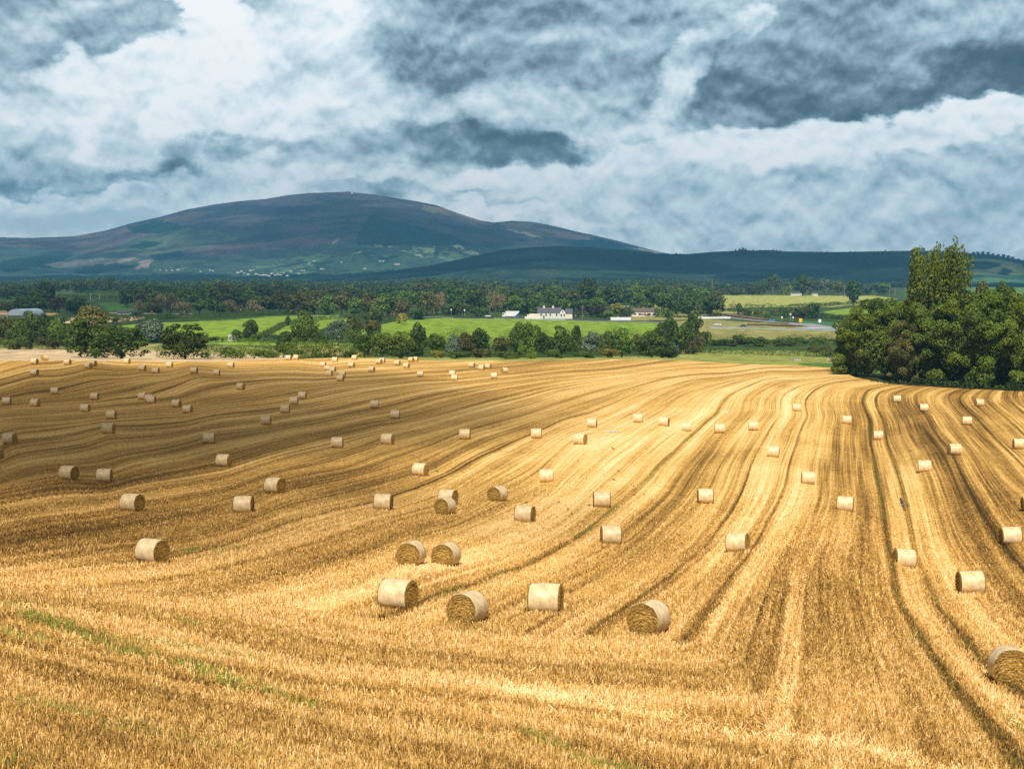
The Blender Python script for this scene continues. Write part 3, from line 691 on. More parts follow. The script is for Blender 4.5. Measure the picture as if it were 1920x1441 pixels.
# ------------------------------------------------------------------ hills
def hill_mesh(name, prof, Yr, Y0, Y1, zones, base, zfoot, x0, x1, step, seed, amp, shape, farmz):
    px = np.arange(x0, x1, step, dtype=float); u = uv(px, np.full(len(px), 500.0))[0]
    py = np.interp(px, [p[0] for p in prof], [p[1] for p in prof])
    vt = uv(px, py)[1]; top = -vt * Yr
    n = 130; t_ = np.linspace(0, 1, n)
    Y = np.r_[Y0 + (Yr - Y0) * t_, Yr + (Y1 - Yr) * np.linspace(0, 1, 30)[1:]]
    U, YY = np.meshgrid(u, Y); T = np.meshgrid(u, np.r_[t_, np.full(29, 1.0)])[1]
    X = U * YY
    rise = shape(T); back = np.clip((YY - Yr) / (Y1 - Yr), 0, 1)
    Z = zfoot + (top[None] - zfoot) * rise * (1 - back ** 2 * 1.0) - back * 30
    Z += (vnoise(X / 420 + seed, YY / 420, seed, 4) - .5) * amp * np.sin(np.pi * np.clip(T, 0, 1)) * (back <= 0)
    qx, qy = pix(U, -Z / YY)
    jx = (vnoise(X / 70, YY / 110, seed + 5, 4, .7) - .5) * 26; jy = (vnoise(X / 70, YY / 110, seed + 6, 4, .7) - .5) * 8
    C = np.empty(U.shape + (4,)); C[...] = (*base, 1)
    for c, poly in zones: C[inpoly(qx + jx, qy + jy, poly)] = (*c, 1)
    farm = np.zeros(U.shape)
    for poly in farmz: farm[inpoly(qx + jx, qy + jy, poly)] = 1
    nr, nc = U.shape; ii, jj = np.meshgrid(np.arange(nr - 1), np.arange(nc - 1), indexing='ij'); a = (ii * nc + jj).ravel()
    me = mesh_np(name, np.c_[X.ravel(), YY.ravel(), Z.ravel()], np.c_[a, a + 1, a + nc + 1, a + nc], 4, {'land': (C.reshape(-1, 4), 'FLOAT_COLOR'), 'farm': (farm, 'FLOAT')}, smooth_=True)
    return tag(ob(name, me), kind='structure'), (u, Y, Z)
HEATH = (.050, .044, .062); CON = (.008, .020, .017); GRN = (.060, .085, .052); BLU = (.034, .060, .052)
MTN = [(-900,470),(-300,448),(0,445),(60,446),(140,443),(200,432),(250,418),(300,407),(350,393),(400,384),(450,377),(500,373),(540,366),(580,362),(640,360),(655,359),(662,360.5),(700,364),(740,371),(780,377),
       (820,385),(860,400),(900,413),(925,417),(960,414),(1000,416),(1040,424),(1080,434),(1110,440),(1160,452),(1200,463),(1240,473),(1290,482),(1500,500),(2900,520)]
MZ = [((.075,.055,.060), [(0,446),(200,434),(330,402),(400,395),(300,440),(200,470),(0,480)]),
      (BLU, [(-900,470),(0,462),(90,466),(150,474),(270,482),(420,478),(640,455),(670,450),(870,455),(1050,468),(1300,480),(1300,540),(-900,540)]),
      (GRN, [(333,427),(400,432),(450,444),(430,458),(330,470),(270,478),(200,472),(240,452)]),
      ((.07,.05,.06), [(350,470),(480,452),(600,440),(640,455),(520,470),(400,480)]),
      (CON, [(690,404),(760,418),(840,440),(890,458),(770,461),(668,459)]), (CON, [(240,425),(300,412),(350,425),(300,438),(250,436)]), (CON, [(235,463),(280,450),(310,455),(270,466)]),
      (CON, [(0,490),(60,480),(140,478),(90,500),(0,510)]), (CON, [(130,510),(200,492),(260,500),(180,515)]), (CON, [(280,478),(340,470),(345,480),(290,490)]), (CON, [(-100,518),(640,512),(900,500),(900,540),(-100,540)]),
      ((.19,.165,.15), [(85,497),(140,487),(250,484),(262,488),(200,495),(110,504)]), ((.18,.145,.145), [(253,505),(262,491),(282,487),(283,500)]),
      ((.14,.11,.10), [(795,382),(860,398),(925,424),(880,418),(810,394)]), ((.10,.13,.06), [(795,388),(825,398),(815,402),(795,394)]),  # ridge beside the summit: sunlight put into the slope colour
      ((.13,.10,.10), [(930,419),(1000,418),(1090,438),(1120,452),(1040,446),(960,430)]), ((.30,.26,.22), [(925,424),(1010,441),(1030,447),(1000,443)]),  # second peak painted lighter, as if sunlit
      (CON, [(1120,445),(1180,460),(1240,474),(1120,470),(1060,455)]), ((.24,.2,.16), [(1160,462),(1240,471),(1240,476)]), ((.2,.17,.15), [(620,452),(632,444),(640,450),(622,458)])]
FARMZ = [[(430,500),(520,490),(640,470),(700,460),(860,458),(900,480),(860,505),(700,512),(430,518)], [(290,503),(400,500),(400,510),(290,512)]]
def hill_mat(seed, fleck):
    def fn(t, p):
        pos = t.new('ShaderNodeNewGeometry').outputs['Position']; c = t.attr('land', 'Color'); fm = t.attr('farm')
        n1 = t.noise(pos, .004, 5, .6); n2 = t.noise(t.vmath('MULTIPLY', pos, (1, .45, 1)), .03, 5, .7); n3 = t.noise(t.vmath('MULTIPLY', pos, (1, .3, 1)), .10, 3, .7)
        c = t.mix(t.mr(n1, .38, .62), t.mix(1.0, c, (.45, .5, .55), 'MULTIPLY'), t.mix(1.0, c, (1.5, 1.4, 1.25), 'MULTIPLY'))
        c = t.mix(t.mr(n2, .45, .7, 0, .7), c, t.mix(1.0, c, (.35, .45, .5), 'MULTIPLY'))
        c = t.mix(t.mr(n3, .5, .7, 0, fleck), c, t.mix(1.0, c, (2.2, 2.0, 1.7), 'MULTIPLY'))
        vo = t.new('ShaderNodeTexVoronoi'); vo.inputs['Scale'].default_value = .0065; vo.inputs['Randomness'].default_value = .9
        t.put(vo.inputs['Vector'], t.vmath('MULTIPLY', pos, (1.0, .42, 0.0)))
        ve_ = t.new('ShaderNodeTexVoronoi', feature='DISTANCE_TO_EDGE'); ve_.inputs['Scale'].default_value = .0065; ve_.inputs['Randomness'].default_value = .9
        t.put(ve_.inputs['Vector'], t.vmath('MULTIPLY', pos, (1.0, .42, 0.0)))
        r = t.sep(vo.outputs['Color'])[0]
        fld = t.ramp(r, [(0, (.03, .07, .04)), (.4, (.05, .10, .05)), (.7, (.12, .19, .09)), (.9, (.28, .34, .18)), (1, (.5, .46, .3))])
        hed = t.mr(ve_.outputs['Distance'], .03, .09)
        tr = t.mr(n2, .44, .54, 1.0, 0.0)
        fmk = t.math('MULTIPLY', t.math('MULTIPLY', fm, hed), tr)
        t.put(p.inputs['Base Color'], t.mix(fmk, c, fld))
        b = t.new('ShaderNodeBump'); b.inputs['Strength'].default_value = .8; b.inputs['Distance'].default_value = 9.0
        t.put(b.inputs['Height'], t.math('ADD', n2, n3)); t.put(p.inputs['Normal'], b.outputs[0])
    return fn
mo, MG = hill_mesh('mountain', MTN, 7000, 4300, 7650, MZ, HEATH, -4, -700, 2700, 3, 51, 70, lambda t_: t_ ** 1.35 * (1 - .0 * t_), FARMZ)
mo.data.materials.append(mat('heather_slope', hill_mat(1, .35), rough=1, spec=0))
HPR = [(-900,560),(300,540),(560,530),(640,521),(700,512),(800,499),(870,484),(940,469),(1000,463),(1050,461),(1100,463),(1160,468),(1220,474),(1260,476),(1290,476),(1340,472),(1380,470),(1392,467.5),(1410,470),
       (1440,468.5),(1470,471),(1560,472.5),(1640,471),(1700,470),(1740,470),(1800,473),(1830,476),(1850,476),(1880,481),(1920,488),(2050,500),(2900,505)]
HZ = [((.022,.044,.034), [(640,521),(900,503),(1100,508),(1340,514),(1340,528),(640,528)]), ((.018,.034,.030), [(900,480),(1010,470),(1110,486),(1000,497)]), ((.016,.032,.032), [(1300,482),(1450,476),(1690,480),(1600,500),(1400,504)]), 
      ((.06,.035,.03), [(1440,468),(1700,470),(1700,474),(1440,474)]),
      ((.09,.13,.05), [(1815,484),(1880,486),(1920,500),(1935,525),(1850,520),(1815,512)]), ((.13,.16,.06), [(1880,492),(1905,500),(1912,518),(1850,512)]), (CON, [(1815,492),(1850,490),(1880,496),(1850,506),(1815,504)]),
      ((.05,.11,.06), [(1790,512),(1930,516),(1930,530),(1790,530)]), (CON, [(1880,500),(1900,506),(1890,516),(1870,514)])]
h2, HG = hill_mesh('forested_hill', HPR, 4300, 2900, 5000, HZ, CON, -9, -400, 2700, 3, 77, 40, lambda t_: np.sin(t_ * np.pi / 2) ** .9 * .0 + t_ ** .95, [])
h2.data.materials.append(mat('conifer_slope', hill_mat(2, .35), rough=1, spec=0))
def hz(G, px, py):
    """point on a hill at a photo pixel"""
    u, v = uv(px, py); u = float(u); j = int(np.argmin(np.abs(G[0] - u))); z = G[2][:, j]; V = -z / G[1]
    k = np.where((V[:-1] >= v) & (V[1:] < v))[0]; k = k[0] if len(k) else 60
    return Vector((u * G[1][k], G[1][k], z[k]))

# ------------------------------------------------------------------ foliage
def leaf_cloud(centers, radii, n, size, seed, up=.25, squash=(1, 1, 1), elong=1.0, tilt=None, shell=(.70, 1.06)):
    """leaf clumps on the shells of many lobes -> verts, faces, tone"""
    rg = np.random.default_rng(seed); C = np.asarray(centers, float); Rr = np.asarray(radii, float)
    area = (Rr[:, 0] * Rr[:, 2]); pr = area / area.sum(); li = rg.choice(len(C), n, p=pr)
    d = rg.normal(size=(n, 3)); d[:, 2] += up; d /= np.linalg.norm(d, axis=1)[:, None]
    rad = rg.uniform(*shell, n)[:, None] ** .8
    P = C[li] + d * Rr[li] * rad
    # throw away leaves buried deep in other lobes
    ins = np.zeros(n)
    for k in range(len(C)):
        q_ = np.linalg.norm((P - C[k]) / Rr[k], axis=1); ins += (q_ < .60)
    ok = (ins == 0) | (rg.random(n) < .08); P, d, li = P[ok], d[ok], li[ok]; n = len(P)
    nrm = d + rg.normal(size=(n, 3)) * .42; nrm[:, 2] += .35; nrm /= np.linalg.norm(nrm, axis=1)[:, None]
    a = np.cross(nrm, rg.normal(size=(n, 3))); a /= np.linalg.norm(a, axis=1)[:, None]
    if tilt is not None: a = a * .35 + np.asarray(tilt)[None]; a /= np.linalg.norm(a, axis=1)[:, None]
    b = np.cross(nrm, a); b /= np.linalg.norm(b, axis=1)[:, None]
    s = size * rg.uniform(.55, 1.35, n)[:, None]
    bend = nrm * s * rg.uniform(-.35, .1, n)[:, None]
    sa, sb = a * s * .5 * elong, b * s * .5 / elong ** .5
    V = np.stack([P - sa + bend, P + sb * rg.uniform(.6, 1.1, n)[:, None], P + sa + bend, P - sb * rg.uniform(.6, 1.1, n)[:, None]], axis=1).reshape(-1, 3)
    Fq = np.arange(4 * n).reshape(-1, 4)
    lt = rg.random(len(C)); tone = np.clip(lt[li] * .5 + rg.random(n) * .5, 0, 1)
    return V, Fq, np.repeat(tone, 4)

def crown_mesh(kind, seed, n, size):
    rg = np.random.default_rng(seed); C, Rr = [], []
    if kind in ('round', 'wide', 'tall', 'skirt'):
        cz, rz, rr, nl = {'round': (.57, .31, .33, 22), 'wide': (.52, .33, .36, 26), 'tall': (.55, .36, .30, 22), 'skirt': (.50, .40, .36, 34)}[kind]
        for i in range(nl):
            d = rg.normal(size=3); d /= np.linalg.norm(d); k = rg.uniform(.55, 1) ** .6
            x, y, z = d[0] * rr * k, d[1] * rr * k, cz + d[2] * rz * k
            if kind == 'tall': f = 1 - .55 * max(0, (z - .45) / .5); x *= f; y *= f
            if kind == 'skirt' : f = 1.08 - .45 * max(0, (z - .4) / .5) ** 1.5; x *= f; y *= f
            r0 = rg.uniform(.10, .19); C.append((x, y, z)); Rr.append((r0, r0, r0 * .85))
        C.append((0, 0, cz)); Rr.append((rr * .8, rr * .8, rz * .8))
        V, Fq, T = leaf_cloud(C, Rr, n, size, seed)
    elif kind == 'dome':
        for i in range(60):
            a_ = rg.random() * 6.283; z = .07 + .84 * rg.random() ** .9; R_ = .47 * math.sqrt(max(.02, 1 - (abs(z - .36) / .62) ** 3.4)) * rg.uniform(.70, 1.0)
            r0 = rg.uniform(.065, .125); C.append((math.cos(a_) * R_, math.sin(a_) * R_, z)); Rr.append((r0, r0, r0 * .62))
        C.append((0, 0, .42)); Rr.append((.36, .36, .36))
        V, Fq, T = leaf_cloud(C, Rr, n, size, seed, up=.35)
    elif kind == 'bush':
        for i in range(16):
            a_ = rg.random() * 6.283; k = rg.random() ** .5 * .36; z = rg.uniform(.15, .72) * (1 - .5 * k)
            r0 = rg.uniform(.13, .22); C.append((math.cos(a_) * k, math.sin(a_) * k, z)); Rr.append((r0, r0, r0 * 1.05))
        V, Fq, T = leaf_cloud(C, Rr, n, size, seed, up=.4)
        V[:, 2] = np.maximum(V[:, 2], -.05)
    elif kind == 'twiggy':
        for i in range(22):
            a_ = rg.random() * 6.283; k = rg.random() ** .5 * .38; z = rg.uniform(.3, .8)
            r0 = rg.uniform(.09, .17); C.append((math.cos(a_) * k, math.sin(a_) * k, z)); Rr.append((r0, r0, r0 * 1.5))
        V, Fq, T = leaf_cloud(C, Rr, n, size, seed, elong=2.2, tilt=(0, 0, .8), shell=(.4, 1.1))
    elif kind == 'poplar':
        tl = np.array([.34, -.05, 1.0]); tl /= np.linalg.norm(tl)
        for i in range(46):
            a_ = rg.random() * 6.283; k = rg.random() ** .5 * .34; z0 = rg.uniform(.24, .62)
            for s_ in range(9):
                q_ = z0 + s_ * .055
                lim = (.97 - .22 * k) * (.95 + .05 * math.sin(i * 2.4)); 
                if q_ > lim: break
                sp = k * (.85 + .55 * (q_ - .3))
                x = math.cos(a_) * sp + (q_ - .45) * .22; r0 = .088 * (1 - .07 * s_)
                C.append((x, math.sin(a_) * sp, q_)); Rr.append((r0, r0, .062))
        V, Fq, T = leaf_cloud(C, Rr, n, size, seed, elong=1.25, shell=(.6, 1.1))
    me = mesh_np('crown', V, Fq, 4, {'tone': (T, 'FLOAT')})
    return me
def trunk_mesh(seed, top=.7, r=.032, lean=0.0, limbs=6, base=0.0):
    rg = random.Random(seed); m = MB(); p0 = Vector((0, 0, base - .04)); n = 5; rr = r
    for i in range(n):
        p1 = Vector((lean * (i + 1) / n + rg.uniform(-.012, .012), rg.uniform(-.012, .012), base + (top - base) * (i + 1) / n)); r1 = r * (1 - .8 * (i + 1) / n)
        m.tube(p0, p1, rr * (1.35 if i == 0 else 1), r1, 7, False)
        if i >= 1:
            for k in range(limbs // 3 + 1):
                a_ = rg.random() * 6.28; l = rg.uniform(.14, .30)
                e = p1 + Vector((math.cos(a_) * l, math.sin(a_) * l, rg.uniform(.04, .2))); md = (p1 + e) / 2 + Vector((0, 0, .025))
                m.tube(p1, md, r1 * .7, r1 * .45, 5, False); m.tube(md, e, r1 * .45, r1 * .12, 5, False)
        p0, rr = p1, r1
    return m
def leaf_mat(name, dark, light, hot, hotamt=.12, tr=.15):
    m = bpy.data.materials.new(name); m.use_nodes = True; t = NT(m.node_tree); p = m.node_tree.nodes['Principled BSDF']
    tn = t.attr('tone'); oi = t.new('ShaderNodeObjectInfo').outputs['Random']; oc = t.new('ShaderNodeTexCoord').outputs['Object']
    n = t.noise(oc, 3.0, 3, .6)
    v = t.math('ADD', t.math('MULTIPLY', tn, .65), t.math('MULTIPLY', n, .45))
    c = t.ramp(v, [(.15, dark), (.75, light)])
    c = t.mix(t.mr(t.noise(oc, 6.0, 2, .5), .70 - hotamt * .6, .74 - hotamt * .6, 0, .8), c, hot)
    hv = t.new('ShaderNodeHueSaturation'); t.put(hv.inputs['Color'], c)
    t.put(hv.inputs['Hue'], t.math('MULTIPLY_ADD', oi, -.022, .511)); t.put(hv.inputs['Value'], t.math('MULTIPLY_ADD', t.math('FRACT', t.math('MULTIPLY', oi, 7.3)), .6, .7))
    c = hv.outputs[0]
    t.put(p.inputs['Base Color'], c); p.inputs['Roughness'].default_value = .55; p.inputs['Specular IOR Level'].default_value = .25
    tl = t.new('ShaderNodeBsdfTranslucent'); t.put(tl.inputs[0], t.mix(1.0, c, (1.1, 1.25, .5), 'MULTIPLY'))
    mx = t.new('ShaderNodeMixShader'); mx.inputs[0].default_value = tr; t.l.new(p.outputs[0], mx.inputs[1]); t.l.new(tl.outputs[0], mx.inputs[2])
    t.l.new(mx.outputs[0], m.node_tree.nodes['Material Output'].inputs[0]); return m
LM = {
 'dark': leaf_mat('leaves_dark', (.010, .028, .005), (.092, .145, .018), (.08, .10, .02), .03),
 'mid': leaf_mat('leaves_mid', (.018, .042, .005), (.13, .20, .020), (.12, .15, .03), .05),
 'bright': leaf_mat('leaves_bright', (.035, .065, .008), (.16, .23, .025), (.22, .26, .04), .1),
 'olive': leaf_mat('leaves_olive', (.028, .034, .008), (.135, .135, .028), (.20, .15, .035), .14),
 'silver': leaf_mat('leaves_silver', (.035, .055, .035), (.15, .20, .13), (.18, .22, .16), .1),
 'beige': leaf_mat('leaves_beige', (.09, .075, .03), (.27, .235, .11), (.30, .27, .14), .1),
 'rust': leaf_mat('leaves_rust', (.022, .018, .008), (.075, .055, .025), (.12, .07, .03), .08),
 'gold': leaf_mat('leaves_gold', (.09, .10, .010), (.28, .26, .03), (.35, .30, .04), .3),
 'clump': leaf_mat('leaves_clump', (.010, .028, .003), (.150, .215, .018), (.34, .26, .025), .04),
}
M_BARK = vary('bark', (.10, .085, .065), .4, 6)
PROT = {}
def proto(kind, tier, k):
    key = (kind, tier, k)
    if key not in PROT:
        n, s = {'far': (1500, .085), 'mid': (3400, .056), 'near': (26000, .0235)}[tier]
        if kind == 'poplar': n, s = 22000, .021
        if kind == 'twiggy': s *= .8
        cm = crown_mesh(kind, hash((kind == 'round', len(kind), k)) % 9973 + k * 31, n, s); cm.materials.append(LM['mid'])
        tk = trunk_mesh(k + len(kind), top=.55 if kind == 'poplar' else .66, r=.03 if tier == 'near' else .025, lean=.1 if kind == 'poplar' else 0).data('trunk', M_BARK)
        PROT[key] = (cm, tk)
    return PROT[key]
TREES = []
def plant(px, top, w, Y, kind='round', leaf='mid', tier=None, name='tree', stand=None, label=None, sink=0.0):
    """tree whose crown centre is seen at column px, its top at row `top`, w photo pixels wide, Y metres ahead"""
    tier = tier or ('mid' if Y < 620 else 'far')
    P = atY(px, Y); vt = float(uv(px, top)[1]); hgt = max(2.0, -vt * Y - P.z); wid = w * Y / F * 1.05
    k = len(TREES) % (4 if tier != 'near' else 3)
    cm, tk = proto(kind, tier, k)
    o = empty('bush' if kind == 'bush' else name, (P.x, P.y, P.z - sink), random.random() * 6.28 if kind != 'poplar' else 0, (wid, wid, hgt * 1.03))
    c = ob('crown', cm, o); c.material_slots[0].link = 'OBJECT'; c.material_slots[0].material = LM[leaf]
    if kind != 'bush': ob('trunk', tk, o)
    TREES.append((o, px, top, Y, kind, leaf, stand, label)); return o

# the clump of big trees at the right edge of the field
for (px, top, w, dy, kd, lf, lb) in [
    (1632,574,128,15,'dome','clump','outermost leafy tree at the tip of the dark clump beside the stubble'),
    (1668,556,128,24,'dome','clump','tall leafy tree just behind the outermost tree of the clump'),
    (1606,618,74,12,'dome','clump','lowest rounded tree at the very tip of the clump'),
    (1700,600,84,10,'dome','olive','brownish thin-leaved tree in front of the clump below the poplar'),
    (1716,560,120,22,'dome','clump','leafy tree of the clump just left of the poplar foot'),
    (1752,566,124,15,'dome','clump','leafy tree of the clump standing right under the poplar'),
    (1792,548,130,24,'dome','clump','broad leafy tree of the clump behind the poplar foot'),
    (1812,556,132,12,'dome','clump','broad leafy tree in the front of the clump past the poplar'),
    (1850,540,140,22,'dome','clump','tall broad tree in the back row of the clump past the poplar'),
    (1880,548,136,13,'dome','clump','front leafy tree of the clump, second from the frame edge'),
    (1925,534,136,20,'dome','clump','big leafy tree of the clump cut by the frame edge'),
    (1950,560,120,12,'dome','clump','front tree of the clump mostly beyond the frame edge'),
    (2010,545,140,18,'dome','clump','leafy tree of the clump beyond the frame edge')]:
    ye = float(np.interp(px, [1560,1640,1920,2100], [333,296,264,250])) ; Ye_ = 1 / float(Q(*[np.array([q_]) for q_ in uv(px, np.interp(px, [e[0] for e in EDGE], [e[1] for e in EDGE]))])[0])
    plant(px, top, w, Ye_ + dy, kd, lf, 'near', 'broadleaf_tree', None, lb)
plant(1757, 449, 156, 306, 'poplar', 'clump', 'near', 'poplar_tree', None, 'tall wind-swept poplar leaning over the clump of dark trees')
for (px, top, w, Y, kd, lf, lb) in [(1838,522,52,420,'round','olive','olive tree top rising behind the big clump near the poplar'),(1880,518,50,470,'round','mid','round tree top behind the big clump'),
    (1930,516,60,380,'round','olive','olive tree top at the frame edge behind the big clump')]:
    plant(px, top, w, Y, kd, lf, 'mid', 'tree', None, lb)

# trees and bushes just beyond the stubble: column, top row, width, distance, form, leaf
ROWA = [(172,568,82,520,'round','olive'),(150,608,70,470,'round','dark'),(178,596,96,410,'dome','dark'),(226,612,96,395,'dome','dark'),(346,606,86,392,'dome','dark'),
 (430,646,56,415,'bush','mid'),(492,648,62,425,'bush','mid'),(531,622,44,435,'tall','dark'),(552,652,40,430,'bush','dark'),(592,650,22,425,'bush','dark'),(613,655,15,425,'bush','mid'),(655,655,26,430,'bush','dark'),
 (683,624,48,430,'skirt','dark'),(716,622,50,415,'round','bright'),(752,621,62,412,'skirt','bright'),(774,640,46,408,'bush','dark'),(742,652,34,404,'bush','dark'),
 (783,604,42,450,'skirt','dark'),(816,622,50,440,'round','dark'),(850,628,40,450,'skirt','silver'),(874,621,44,452,'round','olive'),(900,614,44,455,'skirt','dark'),(940,628,40,445,'round','olive'),
 (972,605,36,455,'skirt','dark'),(994,602,52,450,'skirt','mid'),(1020,622,40,445,'round','dark'),(1052,610,58,445,'skirt','dark'),(1082,609,32,460,'tall','dark'),(1108,619,46,450,'round','silver'),
 (1140,620,40,440,'skirt','dark'),(1166,615,54,446,'skirt','mid'),(1198,624,36,455,'round','olive'),(1144,648,42,425,'bush','gold'),(1222,620,60,440,'skirt','mid'),(1246,640,56,430,'bush','dark'),
 (1252,590,46,520,'round','dark'),(1300,584,46,540,'round','dark'),(1278,606,44,500,'round','mid'),(1300,612,40,500,'bush','olive'),(1240,606,50,500,'skirt','dark'),(1318,610,36,530,'bush','dark'),
 (1300,632,46,520,'bush','gold'),(990,638,34,420,'bush','bright'),(1040,650,40,418,'bush','bright'),(905,648,44,425,'bush','olive'),(862,655,50,420,'bush','mid'),(952,654,50,420,'bush','mid'),(1095,655,50,420,'bush','mid'),(820,652,30,430,'bush','gold')]
for i, a_ in enumerate(ROWA): plant(*a_, tier='mid', stand='A')
ROWB = [(8,590,44,600,'skirt','olive'),(32,596,44,590,'skirt','mid'),(58,584,50,600,'skirt','dark'),(84,586,46,610,'skirt','dark'),(108,592,42,600,'skirt','mid'),(20,626,40,560,'bush','bright'),(45,622,34,560,'bush','mid'),(90,624,50,560,'bush','olive'),(125,606,46,560,'skirt','dark'),(140,600,40,580,'skirt','dark'),
 (285,598,60,640,'skirt','silver'),(264,606,36,650,'skirt','silver'),(312,612,40,640,'bush','dark'),(571,582,56,580,'skirt','bright'),(548,612,38,600,'bush','dark'),(634,597,50,600,'skirt','silver'),(660,592,44,640,'skirt','olive'),(696,596,48,660,'round','olive'),(604,620,30,600,'bush','dark'),
 (469,597,36,660,'round','dark'),(452,612,36,650,'bush','dark'),(484,616,38,650,'bush','dark'),(508,622,36,640,'bush','silver'),(400,628,24,650,'bush','dark'),(417,630,8,650,'bush','dark'),(540,590,13,820,'round','dark')]
for a_ in ROWB: plant(*a_, tier='mid', stand='B')
ROWR = [(1345,634,42,600,'bush','dark'),(1366,632,36,605,'bush','dark'),(1385,624,28,610,'bush','rust'),(1402,628,34,610,'bush','dark'),(1421,627,48,590,'bush','mid'),(1450,634,32,610,'bush','dark'),(1466,630,30,620,'bush','silver'),(1476,628,30,625,'bush','rust'),(1497,628,34,620,'bush','dark'),(1484,645,22,590,'bush','olive'),(1462,646,24,590,'bush','olive'),
 (1520,632,30,620,'bush','silver'),(1540,628,40,620,'bush','dark'),(1566,632,36,620,'bush','dark'),(1590,630,36,620,'bush','dark'),(1372,645,24,590,'bush','olive'),(1545,644,56,480,'bush','olive'),(1570,650,50,470,'bush','olive')]
for a_ in ROWR: plant(*a_, tier='mid', stand='R')
# middle distance
ROWM = [(320,549,58,1120,'twiggy','beige'),(262,562,26,1100,'twiggy','beige'),(290,560,40,1080,'bush','olive'),(344,566,34,1080,'twiggy','beige'),(436,562,40,1090,'twiggy','beige'),(478,562,40,1100,'twiggy','beige'),(374,560,34,1090,'round','mid'),(400,556,36,1100,'round','dark'),
 (414,566,26,1080,'skirt','mid'),(455,552,36,1200,'round','dark'),(505,552,40,1100,'round','olive'),(525,546,44,1150,'skirt','olive'),(560,545,52,1100,'skirt','olive'),(590,548,50,1100,'skirt','olive'),(615,552,42,1080,'skirt','mid'),(640,550,44,1080,'round','olive'),(665,556,40,1060,'skirt','mid'),
 (690,548,48,1080,'skirt','olive'),(722,549,58,1050,'skirt','bright'),(702,576,44,900,'bush','dark'),(755,560,40,1040,'round','olive'),(780,570,34,980,'bush','mid'),(752,582,24,900,'bush','gold'),(800,545,40,1080,'skirt','olive'),(818,548,36,1100,'twiggy','beige'),(842,560,40,1090,'bush','mid'),
 (866,562,36,1090,'bush','olive'),(890,548,44,1120,'skirt','dark'),(918,545,36,1200,'twiggy','beige'),(936,552,34,1150,'twiggy','beige'),(900,572,40,1060,'bush','dark'),(955,560,40,1150,'skirt','olive'),(980,566,40,1100,'bush','mid'),(1000,552,40,1200,'skirt','olive'),(1030,545,44,1150,'skirt','mid'),
 (1060,558,36,1120,'bush','olive'),(1022,562,60,1060,'bush','dark'),(1082,570,34,1060,'bush','rust'),(1101,518,44,1300,'round','dark'),(1118,566,36,1040,'bush','rust'),(1146,534,48,1250,'round','dark'),(1160,560,40,1060,'bush','gold'),(1172,570,34,1050,'bush','mid'),(1140,580,26,1020,'bush','bright'),
 (1196,537,36,1200,'tall','dark'),(1225,531,46,1220,'round','dark'),(1210,560,34,1080,'skirt','dark'),(1270,552,32,1040,'round','dark'),(1290,548,40,1040,'round','dark'),(1333,550,40,1060,'round','dark'),(1255,574,30,1040,'bush','mid'),(1345,576,22,1020,'bush','gold'),(1240,572,26,1040,'bush','mid'),
 (1386,566,16,1060,'tall','dark'),(1400,574,22,1060,'bush','dark'),(1420,576,16,1060,'bush','mid'),(1469,571,18,1040,'bush','dark'),(1486,568,22,1050,'bush','mid'),(1500,572,30,1010,'bush','olive'),(1524,565,38,1010,'round','dark'),(1600,523,38,1350,'round','dark'),(1438,583,14,1000,'bush','dark'),
 (70,556,56,1150,'skirt','dark'),(110,554,44,1150,'skirt','olive'),(140,558,44,1100,'skirt','dark'),(40,556,44,1200,'skirt','olive'),(10,560,34,1150,'bush','olive'),(150,556,30,1180,'twiggy','olive'),(90,528,38,1400,'round','dark'),(70,540,40,1300,'round','dark'),(120,590,22,900,'bush','dark'),(216,592,14,900,'bush','dark'),(316,584,10,1000,'bush','dark'),(258,580,22,1060,'bush','dark')]
for a_ in ROWM: plant(*a_, tier='far', stand='M')
# the wood behind, tree after tree up to the skyline
SKYL = [(-60,527),(0,527),(40,525),(85,519),(110,521),(140,519),(175,518),(205,522),(225,524),(260,522),(290,522),(330,526),(370,524),(415,516),(450,523),(500,519),(540,520),(575,523),(610,526),(650,524),(700,524),(740,523),(770,520),(800,516),(830,518),(860,516),(900,522),(935,520),(960,527),
        (1000,524),(1030,519),(1070,526),(1100,526),(1140,523),(1180,522),(1250,520),(1300,524),(1340,523),(1380,527),(1430,524),(1450,513),(1475,522),(1505,516),(1545,519),(1575,524),(1610,530),(1650,526),(1700,524),(1900,522),(1960,522)]
rg = random.Random(5)
for r_i, (Y, dt, step, x0, x1) in enumerate([(1120,30,30,930,1345),(1350,19,27,190,1345),(1700,11,25,-10,1330),(2200,5,22,-20,1660),(2700,0,17,-20,1700)]):
    x = x0
    while x < x1:
        sk = float(np.interp(x, [p[0] for p in SKYL], [p[1] for p in SKYL]))
        top = sk + dt * rg.uniform(.8, 1.25) + rg.uniform(-1.5, 2.0)
        if r_i == 4: top = sk + rg.uniform(-.8, 2)
        if not (1 <= r_i <= 2 and 95 < x < 240) and not (r_i == 0 and 1150 < x < 1240):
            plant(x, top, step * rg.uniform(1.25, 1.7), Y * rg.uniform(.95, 1.05), rg.choice(['skirt', 'skirt', 'dome', 'wide']), rg.choice(['dark', 'dark', 'dark', 'mid', 'mid', 'olive']), tier='far', stand='W%d' % r_i)
        x += step * rg.uniform(.8, 1.2)
WOOD_ROWS = [r for r in TREES if r[6] in ('W3', 'W4')]; TREES = [r for r in TREES if r[6] not in ('W3', 'W4')]
WV, WF, WT, nv = [], [], [], 0
